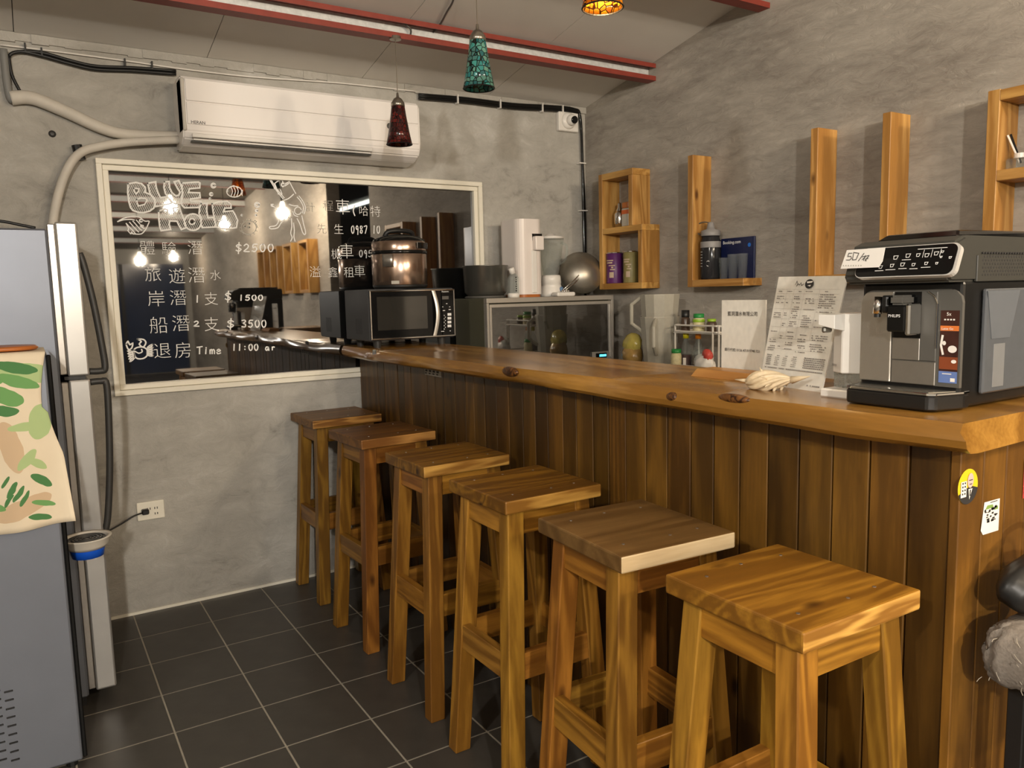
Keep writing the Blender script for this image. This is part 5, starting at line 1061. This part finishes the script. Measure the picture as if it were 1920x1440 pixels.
# ------------------------------------------------------------------ on the bar: payment card stand, menu, shell
xq = 1.285
qa, qb = PX(1354, 563, xq), PX(1437, 566, xq); ya, yb = qa.y, qb.y; zt1 = qa.z
t = thing('card_stand', 'white card in acrylic sheet held upright by wooden block', 'sign', (xq, (ya+yb)/2, ZC))
M['acryl'] = glass('acrylic', (0.99, 0.99, 0.98), 0.04, 0.93); 
yl = PX(1351, 700, xq).y
B().box(xq-0.0015, xq+0.0015, yb, ya, ZC+0.004, zt1, 0.0004).obj('card', M['paper'], t)
B().box(xq-0.0035, xq-0.0017, yb-0.002, ya+0.002, ZC+0.004, zt1+0.002).obj('acrylic_sheet', M['acryl'], t)
b0 = PZ(1342, 712, ZC); b1 = PZ(1418, 724, ZC)
M['blockw'] = wood('block_wood', (0.42, 0.19, 0.05), (0.60, 0.31, 0.09), 'y', ring=4)
B().hexa([(1.20, ya+0.03, ZC), (1.195, yb-0.02, ZC), (1.278, yb-0.02, ZC), (1.278, ya+0.03, ZC)], [(1.215, ya+0.022, ZC+0.020), (1.21, yb-0.01, ZC+0.020), (1.278, yb-0.01, ZC+0.020), (1.278, ya+0.022, ZC+0.020)], 0.001).obj('wooden_block', M['blockw'], t)
hh = zt1-ZC; ww = ya-yb
p = Print((xq-0.0035, ya, ZC), (0, -1, 0), (0, 0, 1), 0.0008); p.text('藍洞潛水有限公司', ww*0.5, hh*0.80, 0.0125, 'CENTER', 0.005); p.obj('company_print', M['ink'], t)
p = Print((xq-0.0035, ya, ZC), (0, -1, 0), (0, 0, 1), 0.0008); p.text('銀行代號: 0126 4719 9740 721', ww*0.5, hh*0.33, 0.0092, 'CENTER', 0.006); p.obj('number_print', M['ink'], t)
# tilted price sheet
BRm = PZ(1540, 736, ZC); BLm = PZ(1424, 719, ZC); r_ = (BRm-BLm).normalized(); nrm0 = Vector((r_.y, -r_.x, 0)); nrm0 = nrm0 if nrm0.dot(CAM-BLm) > 0 else -nrm0
tilt = math.radians(14); nrm = (nrm0*math.cos(tilt)+Vector((0, 0, 1))*math.sin(tilt)).normalized()
TL, TR = PP(1460, 519, BLm, nrm), PP(1589, 517, BLm, nrm)
upm = nrm.cross(r_); upm = upm if upm.z > 0 else -upm
t = thing('price_sheet', 'printed price sheet in tilted acrylic stand beside coffee machine', 'sign', ((BLm+BRm)/2))
th_ = -nrm*0.003
B().hexa([BLm, BRm, BRm+th_, BLm+th_], [TL, TR, TR+th_, TL+th_]).obj('sheet', M['paper'], t)
B().hexa([BLm+nrm*0.0025-r_*0.003, BRm+nrm*0.0025+r_*0.002, BRm+nrm*0.0008+r_*0.002, BLm+nrm*0.0008-r_*0.003], [TL+nrm*0.0025-r_*0.003, TR+nrm*0.0025+r_*0.003, TR+nrm*0.0008+r_*0.003, TL+nrm*0.0008-r_*0.003]).obj('acrylic_sheet', M['acryl'], t)
B().hexa([BLm+th_*1.2, BRm+th_*1.2, BRm-nrm0*0.07, BLm-nrm0*0.07], [BLm+th_*1.2+Vector((0, 0, .002)), BRm+th_*1.2+Vector((0, 0, .002)), BRm-nrm0*0.07+Vector((0, 0, .002)), BLm-nrm0*0.07+Vector((0, 0, .002))]).obj('foot', M['acryl'], t)
class Sheet(Print):
    """0..1 coordinates across the four-cornered sheet"""
    def __init__(s, c): Print.__init__(s, c[0], (1, 0, 0), (0, 0, 1)); s.c = c
    def at(s, x, y): a = s.c[0].lerp(s.c[1], x); b_ = s.c[2].lerp(s.c[3], x); return a.lerp(b_, y)+nrm*0.0030
sp_ = Sheet((BLm, BRm, TL, TR)); random.seed(11)
def words(x0, x1, y, h, dens=0.85):
    x = x0
    while x < x1:
        w_ = random.uniform(0.008, 0.03)
        if random.random() < dens: sp_.rect(x, y, min(w_, x1-x), h)
        x += w_+0.006
for (x0, x1, dens) in ((0.06, 0.12, .9), (0.20, 0.28, .9), (0.34, 0.42, .9), (0.48, 0.58, .9), (0.76, 0.80, 1)): words(x0, x1, 0.858, 0.007, dens)
y = 0.83
while y > 0.30:
    if not 0.50 < y < 0.53:
        for (x0, x1, pr_) in ((0.05, 0.17, .55), (0.21, 0.26, .35), (0.32, 0.44, .6), (0.50, 0.66, .55), (0.70, 0.94, .8)):
            if random.random() < pr_: words(x0, x1*random.uniform(0.93, 1), y, 0.0075)
    y -= 0.019
for k in range(6): words(0.06, 0.14, 0.27-k*0.017, 0.009, 1); words(0.2, 0.27, 0.27-k*0.017, 0.006); words(0.33, 0.40, 0.27-k*0.017, 0.006); words(0.47, 0.55, 0.27-k*0.017, 0.006); words(0.66, 0.97, 0.27-k*0.017, 0.009, 1)
words(0.06, 0.97, 0.155, 0.008, 0.95); words(0.06, 0.14, 0.085, 0.016, 1); words(0.18, 0.32, 0.10, 0.006, 1); words(0.18, 0.32, 0.082, 0.006, 1); words(0.75, 0.97, 0.035, 0.012, .8)
tag(sp_.obj('print', M['inkg'], t), kind='stuff')
lp = Sheet((BLm, BRm, TL, TR))
for y in (0.88, 0.84, 0.79, 0.70, 0.61, 0.535, 0.43, 0.335, 0.165): lp.rect(0.04, y, 0.92, 0.0018)
for x, y0, y1 in ((0.19, 0.43, 0.88), (0.30, 0.43, 0.88), (0.46, 0.43, 0.88), (0.68, 0.43, 0.88)): lp.rect(x, y0, 0.0025, y1-y0)
lp.obj('rules', pbr('rule_grey', (0.45, 0.42, 0.39), 0.7), t)
lg = Sheet((BLm, BRm, TL, TR)); lg.disc(0.51, 0.93, 0.062, 0.042)
lg.line([(0.30, 0.92), (0.32, 0.955), (0.335, 0.925), (0.32, 0.905), (0.35, 0.93), (0.37, 0.92), (0.385, 0.94), (0.40, 0.915), (0.43, 0.93)], 0.006); lg.obj('emblem', M['ink'], t)
lg = Sheet((BLm, BRm, TL, TR)); lg.c = tuple(c_+nrm*0.0005 for c_ in lg.c); lg.poly([(0.47, 0.95), (0.56, 0.955), (0.55, 0.94), (0.48, 0.935)]); lg.poly([(0.49, 0.915), (0.54, 0.92), (0.53, 0.905)]); lg.obj('emblem_light', M['paper'], t)
# conch shell
sc_ = PZ(1446, 731, ZC); t = thing('seashell', 'cream ribbed spiky seashell on the slab before the price sheet', 'seashell', (sc_.x, sc_.y, ZC))
sa = Vector((0.35, -0.93, 0.10)).normalized(); sb = Vector((0, 0, 1)); sb = (sb-sa*sb.dot(sa)).normalized(); scv = sa.cross(sb)
def shell(u, v):
    s_ = -0.060+0.115*v; env = max(0.0, math.sin(PI*min(1, v**0.75)))**0.8*0.028*(1 if v < 0.45 else 1-(v-0.45)*0.5)
    a = 2*PI*u; rib = 1+0.42*(abs(math.sin(4*a+8*v))**0.8-0.5)*(1 if v < 0.9 else 0.4)
    return sc_+Vector((0, 0, 0.021)) + sa*s_ + (sb*math.cos(a)*0.78+scv*math.sin(a))*env*rib
M['shell'] = pbr('shell_cream', (0.72, 0.58, 0.38), 0.4, var=0.35, scale=45, bump=0.3)
B().surf(shell, 64, 28, True).obj('shell_body', M['shell'], t, smooth=True)
for k in range(6):
    a = 0.4+k*0.75; base_ = sc_+Vector((0, 0, 0.022))+sa*(-0.012+0.008*k)+(sb*math.cos(a)*0.75+scv*math.sin(a))*0.022; d_ = (sb*math.cos(a)+scv*math.sin(a)-sa*0.4).normalized()
    B().cyl(base_, base_+d_*0.018, 0.005, 0.0008, 8).obj('spike', M['shell'], t, smooth=True)
B().cyl(sc_+Vector((0, 0, 0.02))+sa*0.045, sc_+Vector((0, 0, 0.026))+sa*0.085, 0.009, 0.001, 10).obj('spike', M['shell'], t, smooth=True); B().cyl(sc_+Vector((0, 0, 0.022))-sa*0.045, sc_+Vector((0, 0, 0.028))-sa*0.085, 0.007, 0.001, 10).obj('spike', M['shell'], t, smooth=True)

# ------------------------------------------------------------------ sanitiser dispenser
xd = 1.135; ydl, ydr = PX(1556, 640, xd).y, PX(1611, 640, xd).y
zdt, zdb = PX(1580, 588, xd).z, PX(1580, 700, xd).z
t = thing('sanitizer_dispenser', 'white angular automatic hand sanitizer dispenser between menu and coffee machine', 'dispenser', (xd+0.03, (ydl+ydr)/2, ZC))
ym = ydl+(ydr-ydl)*0.48
B().prism([(xd+0.012, ydl, zdb), (xd-0.006, ym, zdb), (xd+0.012, ydr, zdb), (xd+0.075, ydr, zdb), (xd+0.075, ydl, zdb)], (0, 0, zdt-zdb), 0.002).obj('housing', M['white'], t)
zsp = PX(1560, 615, xd).z
B().hexa([(xd-0.045, ydl-0.004, zdt-0.022), (xd-0.04, ym-0.006, zdt-0.03), (xd+0.004, ym-0.004, zsp-0.006), (xd+0.012, ydl-0.002, zsp)], [(xd-0.045, ydl-0.004, zdt-0.001), (xd-0.04, ym-0.006, zdt-0.001), (xd+0.004, ym-0.004, zdt-0.001), (xd+0.012, ydl-0.002, zdt-0.001)], 0.001).obj('spout_head', M['white'], t)
B().box(xd-0.042, xd-0.016, ydl-0.018, ydl-0.008, zdt-0.038, zdt-0.026, 0.003).obj('nozzle', M['darkmetal'], t)
B().prism([(xd+0.014, ydl-0.002, ZC+0.018), (xd+0.006, ym, ZC+0.018), (xd+0.014, ydr+0.002, ZC+0.018), (xd+0.07, ydr+0.002, ZC+0.018), (xd+0.07, ydl-0.002, ZC+0.018)], (0, 0, zdb-ZC-0.018)).obj('tank', glass('grey_tank', (0.75, 0.75, 0.70), 0.15, 0.6, body=(0.42, 0.42, 0.38)), t)
B().box(xd-0.03, xd+0.075, ydr, ydl, ZC, ZC+0.018, 0.003).obj('base', M['white'], t)
p = Print((xd+0.010, ydl, zdb+0.014), (Vector((xd-0.006, ym, 0))-Vector((xd+0.012, ydl, 0))), (0, 0, 1), 0.004)
for k in range(4): p.rect(0.008+k*0.005, 0, 0.003, 0.005)
p.obj('print', M['inkg'], t)

# ------------------------------------------------------------------ coffee machine (front towards the stools)
cm = thing('coffee_machine', 'dark grey espresso machine with steel front on near counter end', 'coffee machine', (1.25, -2.75, ZC))
XB = 1.118; YR_, YL_ = -2.852, PX(1613, 620, 1.118).y
ZT = 1.340
M['cmbody'] = pbr('coffee_body', (0.045, 0.044, 0.038), 0.42, var=0.06); M['cmblack'] = pbr('coffee_black', (0.012, 0.0115, 0.011), 0.3)
B().box(XB+0.004, 1.47, YR_+0.001, YL_, ZC+0.004, ZT, 0.006, 2).obj('body', M['cmblack'], cm)
b = B(); zp = [(1.075, ZT-0.002), (1.066, 1.352), (1.088, 1.409), (1.12, 1.420), (1.47, 1.420), (1.47, ZT-0.002)]
b.prism([(x, YR_-0.001, z) for x, z in zp], (0, YL_-YR_+0.006, 0), 0.005, 2); b.obj('head', M['cmbody'], cm)
B().hexa([(1.13, YR_+0.02, 1.420), (1.44, YR_+0.015, 1.420), (1.44, YL_-0.01, 1.420), (1.13, YL_-0.02, 1.420)], [(1.15, YR_+0.03, 1.432), (1.44, YR_+0.02, 1.434), (1.44, YL_-0.02, 1.434), (1.15, YL_-0.03, 1.432)], 0.003).obj('hopper_lid', M['blackgloss'], cm)
# tilted touch panel with chrome side
A = Vector((1.060, 0, 1.350)); Bt = Vector((1.084, 0, 1.406)); upc = (Bt-A).normalized(); nc = Vector((0, -1, 0)).cross(upc)
yl, yr = PX(1606, 520, 1.064).y + 0.004, PX(1795, 500, 1.07).y
def pc(f, h): return Vector((0, yl+(yr-yl)*f, 0)) + A + (Bt-A)*h
def rr2(f0, f1, h0, h1, r, asp, n=5):
    out = []
    for (f, h, sx, sy, a0) in ((f1, h1, -1, -1, 0), (f0, h1, 1, -1, PI/2), (f0, h0, 1, 1, PI), (f1, h0, -1, 1, 1.5*PI)):
        for k in range(n+1): a = a0+k*PI/2/n; out.append((f+sx*r*asp+r*asp*math.cos(a), h+sy*r+r*math.sin(a)))
    return out
asp = (Bt-A).length/abs(yr-yl)
pan = [pc(f, h) for f, h in rr2(0, 1, 0, 1, 0.22, asp)]
B().prism([q_+nc*0.0 for q_ in pan], nc*-0.010).obj('panel_rim', pbr('silver_rim', (0.72, 0.70, 0.66), 0.25, 0.35), cm)
pan2 = [pc(f, h)+nc*0.0012 for f, h in rr2(0.006, 0.975, 0.03, 0.97, 0.2, asp)]
tp = B().prism(pan2, nc*-0.006).obj('touch_panel', M['blackgloss'], cm)
p = Print(pc(0, 0)+nc*0.0012, Vector((0, -1, 0)), upc, 0.0006); W_ = abs(yr-yl); H_ = (Bt-A).length
for f, h, s_ in ((0.40, 0.62, 1), (0.52, 0.66, 1), (0.62, 0.66, .8), (0.705, 0.64, .9), (0.79, 0.68, .9), (0.27, 0.33, .8), (0.385, 0.36, .8), (0.49, 0.38, .9), (0.60, 0.36, .7), (0.72, 0.38, .7), (0.82, 0.37, .5), (0.845, 0.72, .5), (0.845, 0.56, .4), (0.93, 0.53, .5)):
    c_ = (f*W_, h*H_); q_ = 0.0042*s_
    p.line([(c_[0]-q_, c_[1]+q_*0.8), (c_[0]-q_*0.7, c_[1]-q_*0.8), (c_[0]+q_*0.6, c_[1]-q_*0.8), (c_[0]+q_, c_[1]+q_*0.8)], 0.0011, True)
for f0, f1, h in ((0.60, 0.88, 0.84), (0.47, 0.56, 0.52), (0.33, 0.43, 0.22), (0.22, 0.31, 0.20), (0.46, 0.54, 0.24), (0.57, 0.65, 0.22), (0.68, 0.77, 0.25)): p.rect(f0*W_, h*H_, (f1-f0)*W_, 0.0012)
for f in (0.665, 0.745, 0.825): p.rect(f*W_, 0.57*H_, 0.0009, 0.015)
p.obj('icons', M['icon'], tp)
# steel front
xs = XB
def fy(u, v=640): return PX(u, v, xs).y
def fz(v, u=1700): return PX(u, v, xs).z
yA, yB_, yC, yD = fy(1616), fy(1673, 690), fy(1757, 680), fy(1803, 640)
z0f, z1f = ZC+0.042, ZT-0.014
def frame_profile(y0, y1, r): return [(y0, z0f), (y0, z1f-r)] + [(y0-(r-r*math.cos(a)), z1f-r+r*math.sin(a)) for a in (0.5, 1.0, 1.3)] + [(y0-r, z1f), (y1+r, z1f)] + [(y1+(r-r*math.sin(a)), z1f-r+r*math.cos(a)) for a in (0.3, 0.6, 1.1)] + [(y1, z1f-r), (y1, z0f)]
fp_ = B().prism([(xs-0.002, y, z) for y, z in frame_profile(yA, yD, 0.024)], (0.008, 0, 0)).obj('front_plate', M['mgrey'], cm)
prl = [(yA-0.001, z0f+0.001), (yA-0.001, z1f-0.024)] + [(yA-0.001-(0.022-0.022*math.cos(a)), z1f-0.024+0.022*math.sin(a)) for a in (0.5, 1.0, 1.5)] + [(yB_-0.004, z1f-0.002), (yB_, z1f-0.02), (yB_, z0f+0.001)]
M['steelb'] = pbr('bright_brushed_steel', (0.62, 0.58, 0.52), 0.25, 0.85, var=0.06, scale=120)
B().prism([(xs-0.008, y, z) for y, z in prl], (0.007, 0, 0), 0.0015).obj('left_steel_panel', M['steelb'], cm)
zgap = fz(675)
B().box(xs-0.005, xs-0.001, yC+0.001, yB_-0.001, z0f+0.001, zgap-0.001, 0.0008).obj('lower_steel_panel', M['steel'], cm)
ysl0, ysl1 = fy(1695, 600), fy(1729, 600)
B().box(xs-0.005, xs-0.001, yC+0.001, ysl1, zgap+0.001, z1f-0.004, 0.0008).obj('upper_steel_panel', M['mgrey'], cm)
B().box(xs-0.006, xs-0.001, ysl1, yB_-0.001, zgap+0.001, fz(633), 0.0008).obj('slot_sill', M['steel'], cm)
B().box(xs-0.0042, xs-0.001, ysl1+0.0005, yB_-0.002, fz(633), z1f-0.004).obj('slot', M['blackgloss'], cm)
B().tube([(xs-0.006, yC, z0f+0.07), (xs-0.006, yC, z1f-0.026), (xs-0.006, yC+0.006, z1f-0.012), (xs-0.006, yC+0.018, z1f-0.004)], 0.0012, 6).obj('trim_line', M['chrome'], cm)
# coffee spout with the maker's name, milk spout
ys0, ys1 = PX(1664, 590, xs-0.04).y, PX(1699, 590, xs-0.04).y
zs0, zs1 = PX(1680, 622, xs-0.04).z, PX(1680, 572, xs-0.04).z
sp2 = B().box(xs-0.044, xs-0.004, ys1, ys0, zs0, zs1, 0.003).obj('spout', M['blackgloss'], cm)
B().prism([(xs-0.042+0.006*k_, ys0+(ys1-ys0)*0.5+y_, zs1) for k_, y_ in ((0, -0.014), (0, 0.014), (6, 0.014), (6, -0.014))], (0, 0, 0.018), 0.004, 2).obj('spout_neck', M['mgrey'], cm)
B().box(xs-0.046, xs-0.006, ys1-0.010, ys1-0.0005, zs0-0.006, zs1+0.002, 0.003).obj('chrome_side', M['chrome'], cm)
p = Print((xs-0.044, ys0, 0), (0, -1, 0), (0, 0, 1), 0.0006); p.text('PHILIPS', 0.004, zs0+(zs1-zs0)*0.55, 0.0075, off=0.012); p.obj('lettering', M['icon'], sp2)
ym_ = PX(1646, 560, xs-0.03).y
B().cyl((xs-0.03, ym_, fz(588)), (xs-0.026, ym_, fz(556)), 0.0085, 0.0085, 16).obj('milk_spout', M['chrome'], cm, smooth=True); B().box(xs-0.034, xs-0.008, ym_-0.022, ym_-0.009, fz(586), fz(553), 0.003).obj('milk_valve', M['cmblack'], cm)
B().cyl((xs-0.03, ym_, fz(594)), (xs-0.03, ym_, fz(588)), 0.006, seg=12).obj('milk_nozzle', M['black'], cm)
# sticker on the right strip
ya2, yb2 = fy(1764, 640), fy(1799, 640); zA, zB2 = fz(582, 1780), fz(718, 1780)
wS = ya2-yb2; hS = zA-zB2
def strip(mat, f0, f1, nm, x0=0.0, x1=1.0, lift=0.0):
    p = Print((xs-0.0025, ya2, zB2), (0, -1, 0), (0, 0, 1), 0.0007+lift); p.rect(x0*wS, f0*hS, (x1-x0)*wS, (f1-f0)*hS); return p.obj(nm, mat, st_)
st_ = Print((xs-0.0025, ya2, zB2), (0, -1, 0), (0, 0, 1), 0.0004); st_.rect(0, 0, wS, hS); st_ = st_.obj('advert_sticker', pbr('dark_brown_print', (0.055, 0.018, 0.012), 0.35, var=0.5, scale=40), cm)
strip(pbr('orange_strip', (0.75, 0.20, 0.04), 0.4), 0.72, 0.79, 'orange_strip'); strip(pbr('blue_strip', (0.14, 0.22, 0.50), 0.4), 0.0, 0.16, 'blue_strip'); strip(pbr('rust_strip', (0.25, 0.06, 0.02), 0.4), 0.19, 0.36, 'rust_strip')
p = Print((xs-0.0025, ya2, zB2), (0, -1, 0), (0, 0, 1), 0.0014); p.text('5x', wS*0.32, hS*0.93, 0.0085, off=0.01); p.disc(wS*0.25, hS*0.55, wS*0.10, hS*0.03); p.disc(wS*0.7, hS*0.47, wS*0.24, hS*0.05); p.line([(wS*0.15, hS*0.65), (wS*0.08, hS*0.52), (wS*0.2, hS*0.4)], wS*0.12); p.disc(wS*0.8, hS*0.3, wS*0.14, hS*0.025)
for k in range(4): p.rect(wS*(0.2+0.16*k), hS*0.865, wS*0.1, hS*0.02)
p.text('Latte Go', wS*0.08, hS*0.735, 0.0058, off=0.01); p.rect(wS*0.2, hS*0.12, wS*0.5, hS*0.012); p.rect(wS*0.65, hS*0.02, wS*0.25, hS*0.05); p.obj('print', M['paper'], st_)
# drip tray
XT = 1.058; ytl, ytr = PX(1577, 735, XT).y, PX(1750, 750, XT).y
tray = [(XT+0.002, ytl-0.01), (XT, ytl-0.02), (XT, ytr+0.012), (XT+0.010, ytr), (XT+0.072, YR_-0.004), (XT+0.09, YR_-0.004), (XT+0.09, YL_+0.004), (XT+0.03, ytl)]
B().prism([(x, y, ZC+0.003) for x, y in tray], (0, 0, 0.027), 0.003).obj('drip_tray', M['cmblack'], cm)
B().prism([(x, y, ZC+0.0302) for x, y in tray], (0, 0, 0.005), 0.001).obj('tray_rim', M['chrome'], cm)
ins = [(XT+0.008, ytl-0.022), (XT+0.008, ytr+0.014), (XT+0.058, YR_+0.004), (XT+0.058, YL_-0.004)]
B().prism([(x, y, ZC+0.0352) for x, y in ins], (0, 0, 0.0012)).obj('tray_grid', M['darkmetal'], cm)
# right side: vent grille and water tank
def ry(u, v): return PY(u, v, YR_-0.001)
v0, v1 = ry(1829, 528), ry(1829, 478)
B().box(v0.x, 1.44, YR_-0.0035, YR_+0.002, v0.z, v1.z, 0.001).obj('vent_panel', M['cmbody'], cm)
hole = B().cyl((0, 0.0012, 0), (0, -0.0004, 0), 0.0021, seg=8).mesh('vent_hole'); hole.materials.append(M['ink'])
for i in range(22):
    for j in range(7):
        o = bpy.data.objects.new('vent_hole', hole); col.objects.link(o); o.parent = cm
        o.location = Vector((v0.x+0.018+i*0.0095+(j % 2)*0.00475, YR_-0.0036, v0.z+0.012+j*0.0065)) - cm.location
k0, k1 = ry(1833, 738), ry(1833, 542)
M['tank'] = glass('tank_plastic', (0.40, 0.42, 0.44), 0.12, 0.35, body=(0.16, 0.17, 0.185))
B().box(k0.x, 1.455, YR_-0.010, YR_-0.0002, k0.z, k1.z, 0.003).obj('water_tank', M['tank'], cm)
B().box(k0.x+0.03, k0.x+0.07, YR_-0.0108, YR_-0.0098, k0.z+0.01, k0.z+0.09, 0.0003).obj('filter', pbr('filter_grey', (0.19, 0.195, 0.20), 0.4), cm)
B().hexa([(k0.x+0.02, YR_-0.0112, k0.z+0.10), (k0.x+0.085, YR_-0.0112, k0.z+0.10), (k0.x+0.085, YR_-0.0101, k0.z+0.10), (k0.x+0.02, YR_-0.0101, k0.z+0.10)], [(k0.x+0.0, YR_-0.0112, k1.z-0.004), (k0.x+0.115, YR_-0.0112, k1.z-0.004), (k0.x+0.115, YR_-0.0101, k1.z-0.004), (k0.x+0.0, YR_-0.0101, k1.z-0.004)]).obj('tank_funnel', pbr('tank_grey', (0.13, 0.14, 0.155), 0.3), cm)
# price tag taped on the panel
pg = [PX(u, v, 1.056) for u, v in ((1576, 504), (1648, 501), (1660, 464), (1588, 469))]
t = thing('price_tag', 'white handwritten paper tag taped to coffee machine panel', 'tag', pg[0])
mid_ = [PX(u, v, 1.060) for u, v in ((1645, 500), (1655, 490))]
B().quad(*[Vector((1.056, q_.y, q_.z)) for q_ in (pg[0], pg[1], PX(1655, 490, 1.056), pg[2], pg[3])]).obj('paper', M['paper'], t); solid(t.children[-1], 0.0006, 0)
p = Print(pg[0]+Vector((-0.001, 0, 0)), (0, -1, 0), (0, 0, 1), 0.0004)
def tg(u, v): q_ = PX(u, v, 1.056); return (pg[0].y-q_.y, q_.z-pg[0].z)
def tz(u, v): return tg(1570+u/9.6, 430+v/9.6)
for strk in ([(275, 430), (215, 430), (195, 490), (250, 485), (265, 520), (230, 552), (170, 552)], [(300, 430), (280, 550), (345, 545), (395, 430), (300, 415)], [(490, 430), (385, 570)], [(460, 495), (580, 470)], [(515, 470), (480, 560)], [(510, 500), (455, 545)], [(575, 480), (510, 560)], [(545, 510), (560, 530)], [(520, 530), (525, 570)]):
    p.line([tz(*q_) for q_ in strk], 0.0012)
p.obj('handwriting', M['ink'], t)
p = Print(pg[0]+Vector((-0.001, 0, 0)), (0, -1, 0), (0, 0, 1), 0.0004)
for k in range(8): a = tz(110+k*45, 665); p.rect(a[0], a[1], 0.0018, 0.0025)
p.obj('faint_print', M['chalkf'], t)

# ------------------------------------------------------------------ frayed cushion seat and bag at the counter end
YK = -2.95
CX0 = PY(1846, 1220, YK).x; cz0, cz1_ = PY(1880, 1268, YK).z, PY(1880, 1160, YK).z; YM = YK-0.075
t = thing('upholstered_stool', 'dark stool with grey frayed fabric seat at right picture edge', 'stool', (CX0+0.16, YM, 0))
M['fabric'] = pbr('grey_burlap', (0.19, 0.165, 0.14), 0.95, var=0.3, scale=160, bump=0.8); M['thread'] = pbr('pale_thread', (0.40, 0.36, 0.29), 0.9)
def cush(u, v):
    a = 2*PI*u; th = PI*v; x = math.copysign(abs(math.cos(a))**0.35, math.cos(a)); y = math.copysign(abs(math.sin(a))**0.35, math.sin(a)); r = math.sin(th)**0.22
    return Vector((CX0+0.16+0.16*x*r+0.004*math.sin(19*a), YM+0.095*y*r+0.004*math.sin(9*th+17*a), (cz0+cz1_)/2+math.cos(th)*(cz1_-cz0)/2*(1+0.08*math.sin(a*3))))
B().surf(cush, 72, 26, True).obj('seat_cushion', M['fabric'], t, smooth=True)
fr_ = B(); random.seed(5)
for k in range(80):
    y0 = YM+random.uniform(-0.095, 0.09); z0 = random.uniform(cz0+0.006, cz1_-0.006); x0 = CX0+0.004+random.uniform(-0.004, 0.012)
    if k % 2 == 0: y0 = YM-0.099; x0 = CX0+random.uniform(0, 0.12)
    p0 = Vector((x0, y0, z0)); d_ = Vector((-random.uniform(0.002, 0.010), random.uniform(-0.006, 0.002), random.uniform(-0.007, 0.007)))
    fr_.tube([p0, p0+d_, p0+d_*1.7+Vector((0.003, random.uniform(-.004, .002), -0.004))], 0.0006, 4)
fr_.tube([(CX0+0.06, YM-0.100, cz1_-0.008), (CX0+0.035, YM-0.103, cz1_-0.02), (CX0+0.032, YM-0.104, cz0+0.02), (CX0+0.05, YM-0.104, cz0-0.002)], 0.0010, 5, smooth_n=4)
tag(fr_.obj('frayed_threads', M['thread'], t), kind='stuff')
for sx in (CX0+0.075, CX0+0.28):
    for sy in (YM-0.065, YM+0.05): B().box(sx-0.014, sx+0.014, sy-0.014, sy+0.014, 0, cz0+0.012, 0.002).obj('leg', M['black'], t)
B().box(CX0+0.06, CX0+0.30, YM-0.085, YM+0.07, cz0-0.012, cz0+0.006, 0.003).obj('seat_base', M['black'], t)
t = thing('black_bag', 'black soft bag resting on the frayed grey seat', 'bag', (CX0+0.15, YM, cz1_))
B().surf(blob(CX0+0.150, YK-0.012, cz1_+0.050, 0.108, 0.046, 0.052, 9, 0.05), 32, 18, True).obj('bag', M['black'], t, smooth=True)
B().tube([(CX0+0.12, YK-0.012, cz1_+0.095), (CX0+0.13, YK-0.012, cz1_+0.14), (CX0+0.20, YK-0.012, cz1_+0.145), (CX0+0.22, YK-0.012, cz1_+0.09)], 0.006, 8, smooth_n=4).obj('strap', M['black'], t, smooth=True)
